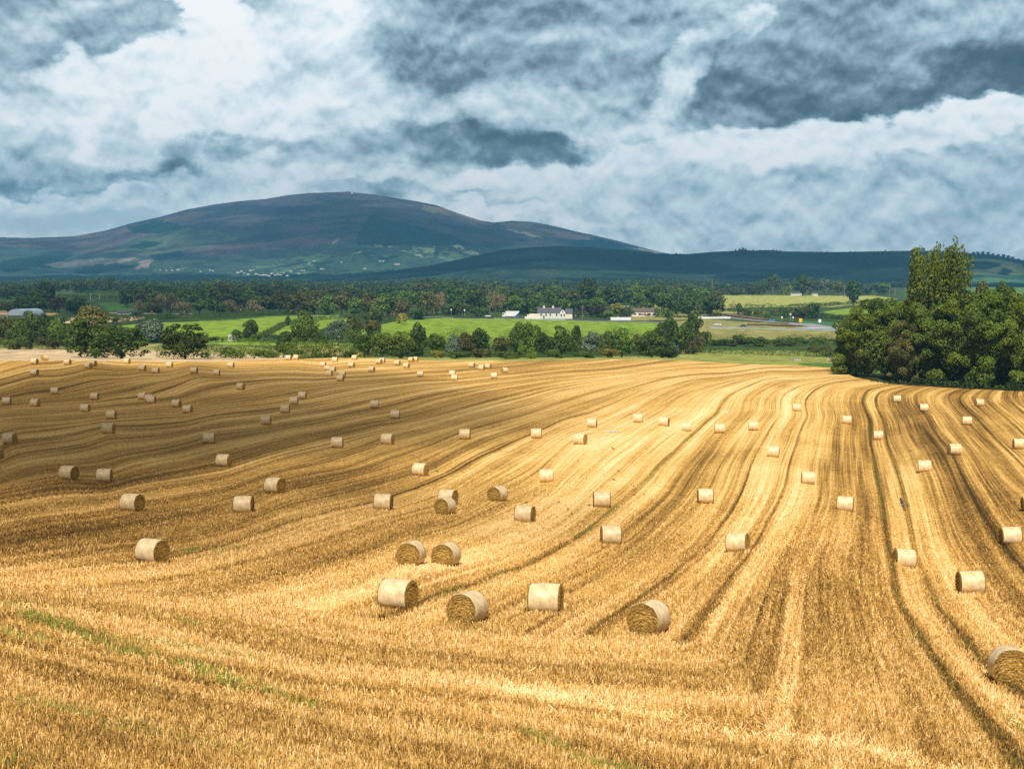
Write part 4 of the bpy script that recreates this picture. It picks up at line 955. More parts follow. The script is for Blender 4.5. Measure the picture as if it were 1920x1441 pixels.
for rec in WOOD_ROWS:
    o = rec[0]; me = o.children[0].data; n_ = len(me.vertices); co = np.empty(n_ * 3, np.float32); me.vertices.foreach_get('co', co); co = co.reshape(-1, 3) * np.array(o.scale)
    tn = np.empty(n_, np.float32); me.attributes['tone'].data.foreach_get('value', tn); c_, s_ = math.cos(o.rotation_euler[2]), math.sin(o.rotation_euler[2])
    co = np.c_[co[:, 0] * c_ - co[:, 1] * s_, co[:, 0] * s_ + co[:, 1] * c_, co[:, 2]] + np.array(o.location)
    WV.append(co); WT.append(np.clip(tn * .7 + rg.uniform(0, .3), 0, 1)); WF.append(np.arange(n_).reshape(-1, 4) + nv); nv += n_
    for ch in list(o.children): bpy.data.objects.remove(ch)
    bpy.data.objects.remove(o)
me = mesh_np('distant_wood', np.vstack(WV), np.vstack(WF), 4, {'tone': (np.concatenate(WT), 'FLOAT')}); me.materials.append(leaf_mat('leaves_far', (.008, .024, .006), (.070, .110, .022), (.09, .08, .03), .06))
tag(ob('distant_wood', me), 'dense dark far wood below the mountain', 'wood', kind='stuff')
for (px, top, w, Y, kd, lf) in [(205,517,6,2000,'tall','dark'),(210,515.5,6,2000,'tall','dark'),(215,516,6,2000,'tall','dark'),(1447,513,28,1900,'round','dark'),(1504,515,34,1800,'round','dark'),(1545,518,24,1900,'round','silver'),(1570,526,26,1850,'round','olive'),(1428,530,22,1900,'skirt','dark'),(1475,530,24,1900,'bush','mid'),(1340,536,40,1900,'skirt','olive'),(1380,538,40,1900,'skirt','olive'),(1410,534,34,1900,'skirt','olive'),(1625,532,26,2000,'round','silver'),(1655,528,36,2000,'round','mid')]:
    plant(px, top, w, Y, kd, lf, tier='far', stand='S')
STN = {'A': ('in the belt beyond the stubble', 'trees along the far edge of the stubble'), 'B': ('in the hedgerow below the green field', 'hedgerow trees below the green fields'),
       'R': ('in the scrub below the road', 'scrub bushes below the road'), 'M': ('beside the road and houses of the valley', 'trees along the valley road'),
       'W4': ('on the skyline of the wood', 'valley wood, skyline row'), 'W0': ('in the front row of the valley wood', 'valley wood, front row'), 'W1': ('in the second row of the valley wood', 'valley wood, second row'), 'W2': ('in the third row of the valley wood', 'valley wood, third row'),
       'W3': ('in the fourth row of the valley wood', 'valley wood, fourth row'), 'S': ('along the far hedge above the pale field', 'trees along the far hedge')}
LW = {'dark': 'dark green', 'mid': 'mid green', 'bright': 'bright yellow-green', 'olive': 'olive brown', 'silver': 'silvery grey-green', 'beige': 'beige half-bare', 'rust': 'rusty brown', 'gold': 'golden green', 'clump': 'dark green'}
cnt = {}
for rec in sorted(TREES, key=lambda r: r[1]):
    o, px, top, Y, kind, leaf, stand, lb = rec
    if lb: tag(o, lb, 'tree', 'clump of big trees at the field edge'); continue
    ph, gp_ = STN[stand]; w_ = 'bush' if kind == 'bush' else 'tree'
    k = (stand, leaf, w_); cnt[k] = cnt.get(k, 0) + 1
    tag(o, '%s %s %s, %s from left' % (LW[leaf], w_, ph, ORD[cnt[k] - 1]), w_, gp_)

def hedge(pts, hgt, wid, leaf, label, name='hedge', n=None, Y=None, sz=None, group=None):
    rg = random.Random(len(label)); P = [at(*p) if Y is None else atY(p[0], Y if not isinstance(Y, list) else Y[i]) for i, p in enumerate(pts)]
    C, Rr = [], []
    o0 = P[0].copy()
    for a_, b_ in zip(P[:-1], P[1:]):
        L_ = (b_ - a_).length; k = max(2, int(L_ / (wid * .45)))
        for i in range(k):
            q_ = a_.lerp(b_, i / k); q_.z = h1(q_.x, q_.y); f = rg.uniform(.55, 1.3)
            C.append((q_.x - o0.x + rg.uniform(-.2, .2) * wid, q_.y - o0.y, q_.z - o0.z + hgt * .45 * f)); Rr.append((wid * .5 * f, wid * .5, hgt * .58 * f))
    dist = o0.y; s_ = sz or max(.35, dist / F * 1.5); n = n or int(min(16000, max(400, len(C) * 26 * wid * hgt / (s_ * s_) / 14)))
    V, Fq, T = leaf_cloud(C, Rr, n, s_, len(pts) + int(hgt * 10), up=.5, shell=(.6, 1.1))
    me = mesh_np(name, V, Fq, 4, {'tone': (T, 'FLOAT')}); me.materials.append(LM[leaf]); o = ob(name, me); o.location = o0
    return tag(o, label, 'hedge', group or 'hedges between the fields')
hedge([(690,667),(780,667),(900,666),(1000,665),(1100,664),(1200,664),(1310,663)], 5.5, 8, 'dark', 'long low green thicket at the foot of the tree belt beyond the stubble')
hedge([(660,662),(760,660),(860,661),(960,659),(1060,660),(1160,659),(1240,660)], 7.5, 9, 'mid', 'tall ragged thicket joining the trees beyond the stubble')
hedge([(300,672),(380,672),(470,672),(560,671),(700,668)], 4.2, 5, 'mid', 'green bramble hedge on the crest behind the far bales')
hedge([(0,652),(60,652.5),(145,653)], 1.6, 3, 'dark', 'thin dark hedge along the verge of the pinkish field')
hedge([(0,640),(80,640),(160,642)], 3.5, 6, 'mid', 'low green hedge under the dark trees by the pinkish field')
hedge([(380,640),(480,642),(620,646)], 2.0, 4, 'mid', 'low hedge in front of the little white cottage')
hedge([(1310,661),(1400,664.5),(1460,666),(1580,670)], 1.8, 3, 'dark', 'thin dark hedge running across the grass strip')
hedge([(1340,646),(1450,646),(1560,648)], 4, 8, 'mid', 'low green scrub edge above the grass strip')
hedge([(1350,584),(1440,588),(1510,596),(1600,600)], 3.0, 8, 'dark', 'thick dark hedge above the new road')
hedge([(1370,577.5),(1480,578),(1600,571),(1660,566)], 3.5, 7, 'mid', 'hedge climbing between the pale green fields')
hedge([(1330,552),(1450,552),(1560,552),(1680,552)], 7, 10, 'olive', 'long tall hedge at the top of the pale green field')
hedge([(1420,590),(1500,594),(1600,600)], 3.0, 7, 'dark', 'dark hedge below the pale green fields')
hedge([(497,632),(530,612),(560,604),(610,600),(690,594)], 2.5, 4, 'dark', 'curved dark hedge between the two bright green fields')
hedge([(300,598),(380,597),(470,592),(560,588),(680,586),(760,588)], 3.5, 8, 'mid', 'long hedge along the top of the bright green field by the wood')
hedge([(690,596),(760,596),(800,592)], 4, 8, 'rust', 'brownish hedge at the corner of the bright green field')
hedge([(180,596),(240,602),(290,600),(330,597)], 3.5, 7, 'dark', 'dark hedge below the narrow straw field')
hedge([(95,554),(180,558),(262,560)], 3.0, 9, 'dark', 'dark hedge above the shaded green field'); hedge([(150,549),(262,551)], 3.5, 9, 'dark', 'dark hedge highest above the shaded fields')
hedge([(1052,594),(1090,594),(1150,595)], 3.2, 4, 'bright', 'clipped green hedge beside the white farmhouse')
hedge([(1180,592.5),(1240,594),(1300,596)], 1.8, 3, 'olive', 'garden hedge in front of the bungalow')
hedge([(1640,716),(1720,722),(1800,727),(1920,732)], 1.2, 2.5, 'dark', 'low weedy margin under the big clump of trees', sz=.35)
hedge([(640,596),(700,600),(740,600)], 3.2, 6, 'dark', 'dark hedge end between the green fields')

# ------------------------------------------------------------------ haze and the clouds that shade parts of the land
hm = bpy.data.materials.new('haze'); hm.use_nodes = True; nt = hm.node_tree; nt.nodes.remove(nt.nodes['Principled BSDF'])
pv = nt.nodes.new('ShaderNodeVolumePrincipled'); pv.inputs['Color'].default_value = (.17, .54, .90, 1); pv.inputs['Density'].default_value = 9.5e-5; pv.inputs['Anisotropy'].default_value = 0.0
nt.links.new(pv.outputs[0], nt.nodes['Material Output'].inputs['Volume'])
m = MB(); m.box(-6100, 6100, -60, 7750, -32, 500); hb = m.build('haze', hm); tag(hb, 'thin blue haze over the valley', kind='stuff')
cm_ = bpy.data.materials.new('cloud'); cm_.use_nodes = True; nt = cm_.node_tree; nt.nodes.remove(nt.nodes['Principled BSDF'])
pv = nt.nodes.new('ShaderNodeVolumePrincipled'); pv.inputs['Color'].default_value = (1, 1, 1, 1); pv.inputs['Density'].default_value = .012; nt.links.new(pv.outputs[0], nt.nodes['Material Output'].inputs['Volume'])
def cloud(gx, gy, gz, rx, ry, depth, hgt, seed, turn=0):
    """a cloud whose shadow falls round the ground point; depth = optical depth of its middle"""
    import bmesh
    b = bmesh.new(); bmesh.ops.create_icosphere(b, subdivisions=5, radius=1)
    co = np.array([v.co[:] for v in b.verts]); n = vnoise(co[:, 0] * 1.6 + seed, co[:, 1] * 1.6 + 3 * seed, seed, 4); n2 = vnoise(co[:, 0] * 4 + seed, co[:, 1] * 4, seed + 1, 3)
    k = 1 + (n - .5) * .9 + (n2 - .5) * .35; th = depth / .012 / 2 * math.sin(SUN_EL)
    for v, kk in zip(b.verts, k): v.co = (v.co.x * rx * kk, v.co.y * ry * kk, v.co.z * th * (1 + (kk - 1) * .6))
    me = bpy.data.meshes.new('cloud'); b.to_mesh(me); b.free(); me.materials.append(cm_)
    o = ob('cloud', me); o.location = Vector((gx, gy, gz)) + tosun * (hgt / math.sin(SUN_EL)); o.rotation_euler[2] = R(turn); return tag(o, kind='stuff')
cloud(-72, 204, -20, 68, 46, 4.2, 1100, 3, 12); cloud(-24, 192, -20, 34, 18, 1.6, 1150, 5, 20); cloud(-38, 104, -17, 36, 24, .9, 1130, 21, 10); cloud(4, 110, -19, 7, 12, .6, 1120, 8); cloud(-50, 160, -20, 40, 22, 1.2, 1160, 9, 15)
cloud(-520, 1500, -15, 400, 600, .8, 1500, 11); cloud(-650, 5900, 250, 700, 900, 1.3, 1900, 13); cloud(700, 4000, 80, 1300, 700, 1.6, 1700, 15); cloud(100, 6500, 300, 600, 800, .8, 1900, 17)
SC.cycles.transparent_max_bounces = 32; SC.cycles.volume_bounces = 0; SC.cycles.max_bounces = 4; SC.cycles.diffuse_bounces = 2

# ------------------------------------------------------------------ bale labels
def bale_label():
    Z = [  # test, phrase
     ('A', lambda x, y: y < 720 and x < 220, 'on the far crest before the dark tree pair'), ('B', lambda x, y: y < 700 and x < 480, 'on the far crest before the round tree'),
     ('C', lambda x, y: y < 712 and x < 800, 'on the far crest before the tree belt'), ('D', lambda x, y: y < 712 and x < 1000, 'in the far group where the crest flattens'),
     ('E', lambda x, y: y < 775 and x < 480, 'in the shaded hollow below the crest'), ('F', lambda x, y: y < 800 and x < 760, 'between the hollow and pale middle'),
     ('G', lambda x, y: y < 870 and x < 480, 'low in the shaded stubble'), ('H', lambda x, y: y < 1060 and x < 560, 'on the brown lower stubble'),
     ('I', lambda x, y: y < 1000 and x < 960, 'in the middle among golden bands'), ('J', lambda x, y: y < 860 and x < 1440, 'in the line across the pale middle'),
     ('K', lambda x, y: 860 <= y < 1024 and x < 1440, 'above the front bales'), ('L', lambda x, y: y < 800 and x >= 1440, 'just below the big clump of trees'),
     ('M', lambda x, y: y < 960 and x >= 1440, 'on the straight rows below the clump'), ('N', lambda x, y: x >= 1440, 'largest on the straight rows'), ('O', lambda x, y: True, 'among the big front bales')]
    c = {}
    for k in sorted(range(len(BALES)), key=lambda i: BALES[i][0]):
        x, y, h, a = BALES[k]; key, _, ph = next(z for z in Z if z[1](x, y)); c[key] = c.get(key, 0) + 1
        look = 'showing straw end' if a is not None and abs(a) > 50 else ''
        tag(BALE_OBJS[k], ('round straw bale %s, %s from left %s' % (ph, ORD[c[key] - 1], look)).strip(), 'straw bale', 'round straw bales on the stubble field')
bale_label()

# ------------------------------------------------------------------ standing stubble close to the camera
def stubble(n0):
    rg = np.random.default_rng(12)
    y0, y1 = 20.5, 165.0
    q_ = rg.random(n0); Y = (math.sqrt(y0) + q_ * (math.sqrt(y1) - math.sqrt(y0))) ** 2
    X = rg.uniform(-.44, .44, n0) * Y
    Z = HF(X, Y)
    hd = headland(X, Y, Z); s = np.where(hd > .5, ROW2(X, Y), ROW1(X, np.maximum(Y, 14)))
    fr = np.abs((s / .25) % 1 - .5) * 2                # seed rows
    dens = .12 + .88 * np.clip(1.5 - 2.2 * fr, 0, 1) 
    dens *= .35 + .95 * smooth(.28, .6, vnoise(s * .5, (X + Y) * .08, 31, 3))
    dens = dens * (1 - smooth(60, 160, Y)) * 1.0
    ok = rg.random(n0) < dens; X, Y, Z, s, hd = X[ok], Y[ok], Z[ok], s[ok], hd[ok]; n = len(X)
    wr = windrow(X, Y, Z)
    lean = rg.normal(size=(n, 2)) * (.22 + .9 * (rg.random(n) < .16)[:, None] + wr[:, None] * .8)
    far = (Y / 25.0)
    flat_ = rg.random(n) < .035; lean = np.where(flat_[:, None], rg.normal(size=(n, 2)) * 3.0, lean)
    hgt = rg.uniform(.09, .24, n) * (1 + .9 * flat_) * (1 - .45 * smooth(45, 150, Y)) * (.75 + .5 * vnoise(X / 3, Y / 3, 77, 2)); w = rg.uniform(.004, .009, n) * far ** .8 * 1.2
    d = np.c_[lean[:, 0], lean[:, 1], np.ones(n)]; d /= np.linalg.norm(d, axis=1)[:, None]
    sd = rg.normal(size=(n, 3)); sd[:, 1] *= .5; sd = np.cross(d, sd); sd /= np.linalg.norm(sd, axis=1)[:, None]
    sd = np.where((np.abs(sd[:, :1]) < .3), np.c_[np.ones(n), np.zeros(n), np.zeros(n)], sd)
    P = np.c_[X, Y, Z - .015]; T = P + d * hgt[:, None]
    V = np.stack([P - sd * w[:, None], P + sd * w[:, None], T + sd * w[:, None] * .8, T - sd * w[:, None] * .8], 1).reshape(-1, 3)
    r4 = lambda a: np.repeat(a, 4)
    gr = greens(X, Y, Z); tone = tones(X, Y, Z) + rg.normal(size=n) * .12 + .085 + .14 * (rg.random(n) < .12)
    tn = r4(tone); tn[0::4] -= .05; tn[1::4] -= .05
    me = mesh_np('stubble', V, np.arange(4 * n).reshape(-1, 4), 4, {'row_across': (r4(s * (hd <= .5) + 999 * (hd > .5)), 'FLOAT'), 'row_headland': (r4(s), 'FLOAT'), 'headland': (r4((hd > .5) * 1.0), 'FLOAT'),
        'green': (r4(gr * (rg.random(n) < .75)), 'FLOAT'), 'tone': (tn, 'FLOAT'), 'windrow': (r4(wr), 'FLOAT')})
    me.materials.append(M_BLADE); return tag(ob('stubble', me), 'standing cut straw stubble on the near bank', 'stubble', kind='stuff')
M_BLADE = mat('stubble_stem', lambda t, p: field_mat(t, p), rough=.7, spec=.2)
for l_ in list(M_BLADE.node_tree.links):
    if l_.to_socket.name == 'Normal' and l_.to_node.type == 'BSDF_PRINCIPLED': M_BLADE.node_tree.links.remove(l_)
stubble(1500000)
def grass():
    rg = np.random.default_rng(3); V, T = [], []
    for (a_, b_, w_, k) in GREENS:
        n = int(130 * k * w_ / 4 * max(1, math.hypot(b_[0] - a_[0], b_[1] - a_[1]) / 60)) 
        t_ = rg.random(n); px = a_[0] + t_ * (b_[0] - a_[0]) + rg.normal(size=n) * w_; py = a_[1] + t_ * (b_[1] - a_[1]) + rg.normal(size=n) * w_ * .5
        u, v = uv(px, py); Y = 1 / Q(u, v); V.append(np.c_[u * Y, Y])
    P = np.vstack(V); n = len(P); Z = H(P[:, 0], P[:, 1]); d = np.c_[rg.normal(size=(n, 2)) * .45, np.ones(n)]; d /= np.linalg.norm(d, axis=1)[:, None]
    h = rg.uniform(.06, .2, n)[:, None]; w = rg.uniform(.006, .012, n)[:, None] * (P[:, 1:2] / 28); B = np.c_[P, Z - .01]; s = np.c_[rg.normal(size=(n, 1)), rg.normal(size=(n, 1)) * .3, np.zeros(n)]; s /= np.linalg.norm(s, axis=1)[:, None]
    V = np.stack([B - s * w, B + s * w, B + d * h + s * w * .3, B + d * h - s * w * .3], 1).reshape(-1, 3)
    me = mesh_np('grass', V, np.arange(4 * n).reshape(-1, 4), 4, {'tone': (np.repeat(rg.random(n), 4), 'FLOAT')}); me.materials.append(LM['grass'])
    tag(ob('grass', me), 'fresh green grass growing through the near stubble', 'grass', kind='stuff')
LM['grass'] = leaf_mat('grass_blades', (.05, .09, .01), (.20, .30, .04), (.3, .33, .05), .1)
grass()

# ------------------------------------------------------------------ buildings, vehicles and small things of the valley
WHITE = vary('white_render', (.66, .64, .59), .12, .7); CREAM = vary('cream_render', (.74, .68, .55), .08, 1.5); SLATE = vary('slate', (.085, .09, .105), .35, 2.5, .6); TILE = vary('brown_tile', (.13, .10, .085), .3, 2.5)
GLASS = mat('window_glass', None, (.02, .025, .03), .12, .5); BRICK = vary('chimney_brick', (.35, .13, .08), .3, 6); CONC = vary('concrete', (.50, .49, .46), .12, 1); TAR = vary('asphalt', (.26, .27, .29), .15, .5)
STEELB = vary('blue_grey_steel', (.34, .42, .50), .18, .6, .5, .4); BLUE = mat('blue_paint', None, (.02, .07, .32), .35, .5); BLACK = mat('black_rubber', None, (.02, .02, .02), .7); REDF = mat('red_flowers', None, (.5, .03, .03), .8)
SIGNY = mat('yellow_sign', None, (.85, .45, .02), .5); WOOD = vary('pole_wood', (.22, .19, .15), .3, 3); WPAINT = mat('white_paint', None, (.8, .81, .82), .35, .5); STONE = vary('stone', (.42, .36, .31), .35, 1.2); GLAZB = mat('dark_blue_paint', None, (.03, .04, .08), .3, .5); LBLUE = mat('light_blue_paint', None, (.05, .30, .55), .4, .5)
def part(name, root, mt, fn):
    m = MB(); fn(m); return m.build(name, mt, root)
def place(name, px, py, Y=None, rz=0):
    P = at(px, py) if Y is None else atY(px, Y); return empty(name, P, rz - math.atan2(P.x, P.y)), P.y / F, P
def gable(m, x0, x1, y0, y1, z0, z1, ov=.35):
    ym = (y0 + y1) / 2; t_ = .22
    m.prism([(y0 - ov, z0 - .15), (ym, z1), (y1 + ov, z0 - .15), (y1 + ov, z0 - .15 + t_), (ym, z1 + t_), (y0 - ov, z0 - .15 + t_)], x0 - ov, x1 + ov)
def windows(root, spec, y, frame=WPAINT):
    for (xc, zc, w, h_) in spec:
        f = part('window', root, frame, lambda m: m.box(xc - w / 2 - .1, xc + w / 2 + .1, y - .06, y + .05, zc - h_ / 2 - .1, zc + h_ / 2 + .1))
        part('pane', f, GLASS, lambda m: m.box(xc - w / 2, xc + w / 2, y - .09, y - .055, zc - h_ / 2, zc + h_ / 2))
# white farmhouse
o, k, P = place('farmhouse', 1031, 597.5, None); tag(o, 'long white farmhouse with dark slate roof and two chimneys', 'house')
x0, x1, xw = -23 * k, 21 * k, 42 * k; hw = 11.5 * k; hr = 20.5 * k
part('wall', o, WHITE, lambda m: (m.box(x0, x1, 0, 7, -1.5, hw), [m.prism([(0, hw), (7, hw), (3.5, hr - .3)], xx, xx + .3) for xx in (x0, x1 - .3)]))
rf = part('roof', o, SLATE, lambda m: gable(m, x0, x1, 0, 7, hw, hr, .3))
for cx in (x0 + 12 * k, x0 + 29 * k): part('chimney', rf, CREAM, lambda m: (m.box(cx - .6, cx + .6, 3.0, 4.0, hr - 1, hr + 1.3), m.box(cx - .75, cx + .75, 2.85, 4.15, hr + 1.3, hr + 1.5)))
part('front_gable', o, WHITE, lambda m: (m.box(x1 - 1.0, x1 + 3.2, -1.2, 6, -1.5, hw + .6), m.poly([(x1 - 1.0, -1.2, hw + .6), (x1 + 3.2, -1.2, hw + .6), (x1 + 1.1, -1.2, hr - 1)])))
def gr_(m):
    m.mi = 0
    for sg in (-1, 1):
        a_, b_ = (x1 + 1.1 + sg * 2.5, hw + .3), (x1 + 1.1, hr - .8)
        m.poly([(a_[0], -1.5, a_[1]), (b_[0], -1.5, b_[1]), (b_[0], 4, b_[1]), (a_[0], 4, a_[1])]); m.poly([(a_[0], -1.5, a_[1] + .2), (b_[0], -1.5, b_[1] + .2), (b_[0], 4, b_[1] + .2), (a_[0], 4, a_[1] + .2)])
part('gable_roof', o, SLATE, gr_)
part('side_wing', o, CREAM, lambda m: m.box(x1 + 3.2, xw, 0, 6, -1.5, hw - .5)); part('side_roof', o, SLATE, lambda m: gable(m, x1 + 3.2, xw, 0, 6, hw - .5, hr - .8, .3))
windows(o, [(x0 + 2.5, 2.9, 1.1, 1.6), (x0 + 6, 2.9, 1.0, 1.6), (x0 + 9, 2.9, 1.0, 1.6), (x0 + 13.5, 2.9, 1.0, 1.8)], 0); windows(o, [(x1 + .1, 2.6, .9, 1.6), (x1 + 2.2, 2.6, .9, 1.6), (x1 + 1.1, 5.0, .8, 1.0)], -1.2)
part('door', o, GLAZB, lambda m: m.box(x0 + 4, x0 + 4.9, -.07, .05, -1, 2.4)); part('garden_wall', o, CREAM, lambda m: (m.box(x0 - 9, x0 + 2, -3, -2.6, -2, 1.6), m.box(x0 - 7.5, x0, 1, 5, -2, 2.9)))
part('porch', o, CREAM, lambda m: (m.box(x0 - 6, x0, 2, 6, -2, 3.4)))
# outbuilding
o, k, P = place('outbuilding', 1087, 592, 1060); tag(o, 'small white flat-roofed outbuilding right of the farmhouse', 'shed')
part('wall', o, WHITE, lambda m: m.box(-3.4, 3.4, 0, 4, -3, 3.2)); part('roof', o, WHITE, lambda m: m.poly([(-3.9, -.4, 3.2), (3.9, -.4, 3.7), (3.9, 4.4, 3.9), (-3.9, 4.4, 3.4)]) or m.box(-3.9, 3.9, -.4, 4.4, 3.2, 3.45)); windows(o, [(-1.6, 1.6, 1.3, 1.2), (1.2, 1.6, 1.3, 1.2)], 0)
# bungalow
o, k, P = place('bungalow', 1211, 593, None); tag(o, 'low cream bungalow with brown roof, red chimney and red flowers', 'house')
w2 = 27.5 * k
part('wall', o, CREAM, lambda m: (m.box(-w2, w2, 0, 7, -1.5, 3.4), [m.prism([(0, 3.4), (7, 3.4), (3.5, 5.6)], xx, xx + .3) for xx in (-w2, w2 - .3)])); rf = part('roof', o, TILE, lambda m: gable(m, -w2, w2, 0, 7, 3.4, 5.9, .4))
part('chimney', rf, BRICK, lambda m: m.box(-2.3, -1.2, 3, 4, 5, 7)); part('chimney', rf, BRICK, lambda m: m.box(w2 - 2, w2 - 1.2, 3, 4, 5, 6.4))
windows(o, [(-8, 1.7, 1.8, 1.3), (-4.7, 1.7, 1.6, 1.3), (2.4, 1.7, 2.6, 1.3), (6.5, 1.7, 2.4, 1.6), (9, 1.7, 1.0, 1.3)], 0); part('door', o, GLAZB, lambda m: m.box(-1.2, -.2, -.07, .05, 0, 2.3))
part('flower_basket', o, REDF, lambda m: [m.tube((xx, -.3, 1.0), (xx + .1, -.3, 1.8), .42, .3, 8) for xx in (-3.4, -2.5, .6, 5)]); part('terrace_wall', o, CREAM, lambda m: m.box(-w2 - 2, w2 + 3, -3, -2.6, -2, .8))
# white gable shed beside it, low white wall
o, k, P = place('garage', 1177, 594, None); tag(o, 'small bright white garage left of the bungalow', 'garage'); part('wall', o, WPAINT, lambda m: (m.box(-2, 2.1, 0, 5, -1.5, 3.6),)); part('roof', o, WHITE, lambda m: m.box(-2.2, 2.3, -.2, 5.2, 3.6, 3.9)); part('door', o, LBLUE, lambda m: m.box(-1.2, .2, -.06, .04, 0, 2.2)); part('lean_to', o, WPAINT, lambda m: m.box(-4.2, -2, .5, 4, -1.5, 1.7))
o, k, P = place('boundary_wall', 1164, 600, None); tag(o, 'long low white boundary wall by the road', 'wall'); part('wall', o, WPAINT, lambda m: m.box(-7, 7, 0, .3, -.5, 1.9)); part('coping', o, WHITE, lambda m: m.box(-7.1, 7.1, -.08, .38, 1.9, 2.05)); part('pier', o, WPAINT, lambda m: m.box(-2.2, -1.6, -.12, .42, -.5, 2.5))
# lorry
def wheel(root, x, y, r, w=.3):
    a_ = part('wheel', root, BLACK, lambda m: m.tube((x, y, r), (x, y + w, r), r, r, 14)); part('rim', a_, STEELB, lambda m: m.tube((x, y - .02, r), (x, y + .02, r), r * .55, r * .55, 10))
o, k, P = place('lorry', 957.5, 595, None, R(4)); tag(o, 'white box lorry with blue rear panel parked by the road', 'lorry')
part('trailer', o, WPAINT, lambda m: (m.box(-3.6, 6.2, 0, 2.5, 1.0, 4.6), m.box(-3.5, 6.1, .1, 2.4, .75, 1.0)))
part('cab', o, WPAINT, lambda m: m.prism([(0.05, .6), (2.4, .6), (2.4, 3.3), (.05, 3.3)], -5.9, -3.8) or m.box(-6.1, -5.9, .1, 2.3, .6, 2.0)); part('windscreen', o, GLASS, lambda m: m.box(-5.8, -4.7, -.02, .03, 2.0, 2.9))
part('blue_panel', o, BLUE, lambda m: (m.poly([(3.0, -.03, 1.0), (6.23, -.03, 1.0), (6.23, -.03, 3.9)]), m.poly([(6.24, 0, 1.0), (6.24, 2.5, 1.0), (6.24, 2.5, 4.6), (6.24, 0, 3.9)])))
for xx in (-5, -2.6, 2.6, 3.8, 5): wheel(o, xx, -.02, .5)
part('side_lettering_band', o, GLAZB, lambda m: [m.box(-3 + i_ * .55, -2.65 + i_ * .55, -.03, 0, 3.55, 3.8) for i_ in range(12) if i_ not in (4, 8)])
def car(px, py, rz, body, label, Y=None):
    o, k, P = place('car', px, py, Y, rz); tag(o, label, 'car', 'cars on the valley roads')
    def bd(m):
        m.prism([(0, .35), (1.7, .35), (1.72, .8), (1.6, .92), (.1, .92), (-.02, .8)], -2.15, 2.15)
    part('body', o, body, bd); part('cabin', o, GLASS, lambda m: m.poly([(-1.5, .1, .92), (1.2, .1, .92), (.75, .25, 1.42), (-1.1, .25, 1.42)]) or m.poly([(-1.5, 1.6, .92), (-1.1, 1.45, 1.42), (.75, 1.45, 1.42), (1.2, 1.6, .92)]) or m.poly([(-1.5, .1, .92), (-1.1, .25, 1.42), (-1.1, 1.45, 1.42), (-1.5, 1.6, .92)]) or m.poly([(1.2, .1, .92), (1.2, 1.6, .92), (.75, 1.45, 1.42), (.75, .25, 1.42)]))
    part('roof', o, body, lambda m: m.box(-1.1, .75, .24, 1.46, 1.42, 1.48))
    for xx in (-1.35, 1.35):
        wheel(o, xx, -.03, .33, .22); wheel(o, xx, 1.52, .33, .22)
car(915, 594, 0, WPAINT, 'pale car on the road left of the lorry'); car(868, 591, 0, GLAZB, 'dark blue car on the road by the two pale signs'); car(734, 590, .2, WPAINT, 'pale car half hidden by bushes at the wood')
car(1394, 613, 0, GLAZB, 'dark car on the lower road below the brown earth bank'); car(1448, 602, -.1, LBLUE, 'blue car on the upper new road'); car(1143, 600, 0, GLAZB, 'dark car left of the long white wall'); car(1345, 610, 0, WPAINT, 'silver car near the start of the lower road'); car(1360, 581, 0, WPAINT, 'white car above the road bend')
# barn, shed, cottage
o, k, P = place('hay_barn', 52, 600, 960); tag(o, 'blue-grey barn with rounded steel roof behind the trees', 'barn'); R_ = 4.0
arc = [(x_ * 4.6, 3.4 + 3.6 * math.sqrt(max(0, 1 - x_ * x_))) for x_ in np.linspace(-1, 1, 15)]
def barn(m):
    L_ = 17; pr = [(a_[0], a_[1]) for a_ in arc]; n_ = len(pr)
    for i_ in range(n_ - 1):
        (xa, za), (xb, zb) = pr[i_], pr[i_ + 1]
        m.poly([(-8 + xa, 0, za), (-8 + xb, 0, zb), (6 + xb, L_, zb), (6 + xa, L_, za)]); m.poly([(-8 + xa, .0, za + .12), (-8 + xb, .0, zb + .12), (6 + xb, L_, zb + .12), (6 + xa, L_, za + .12)])
part('roof', o, STEELB, barn); part('gable_end', o, STEELB, lambda m: m.poly([(-8 + a_[0], .02, a_[1]) for a_ in arc]) or m.box(-12.6, -3.4, .0, .1, 2.8, 3.4)); part('wall', o, STEELB, lambda m: m.poly([(-3.4, 0, -1), (10.6, 17, -1), (10.6, 17, 3.4), (-3.4, 0, 3.4)]))
part('lean_to', o, STEELB, lambda m: (m.box(-17.5, -12.6, -.5, 6, -1, 2.6), m.poly([(-18, -.8, 2.6), (-12.4, -.8, 3.5), (-12.4, 6, 3.5), (-18, 6, 2.6)]))); windows(o, [(-16.4, .8, 1.0, 1.6), (-14, .8, 1.2, 1.6)], -.5)
[part('post', o, WOOD, lambda m: m.box(xx, xx + .2, -.05, .1, -1, 3)) for xx in (-12.6, -10, -7.5, -5, -3.5)]
o, k, P = place('farm_shed', 231, 588.5, 1080); tag(o, 'long low dark-roofed shed below the shaded green field', 'shed'); part('wall', o, STONE, lambda m: m.box(-4.4, 4.4, 0, 5, -1, 1.6)); part('roof', o, SLATE, lambda m: gable(m, -4.4, 4.4, 0, 5, 1.6, 3.0)); windows(o, [(-1.5, .8, .8, .8)], 0)
o, k, P = place('farm_shed', 256, 583, 1120); tag(o, 'small grey shed beside the beige half-bare bushes', 'shed'); part('wall', o, STONE, lambda m: m.box(-2.6, 2.6, 0, 4, -1, 1.4)); part('roof', o, SLATE, lambda m: gable(m, -2.6, 2.6, 0, 4, 1.4, 2.6)); windows(o, [(0, .7, .8, .7)], 0)
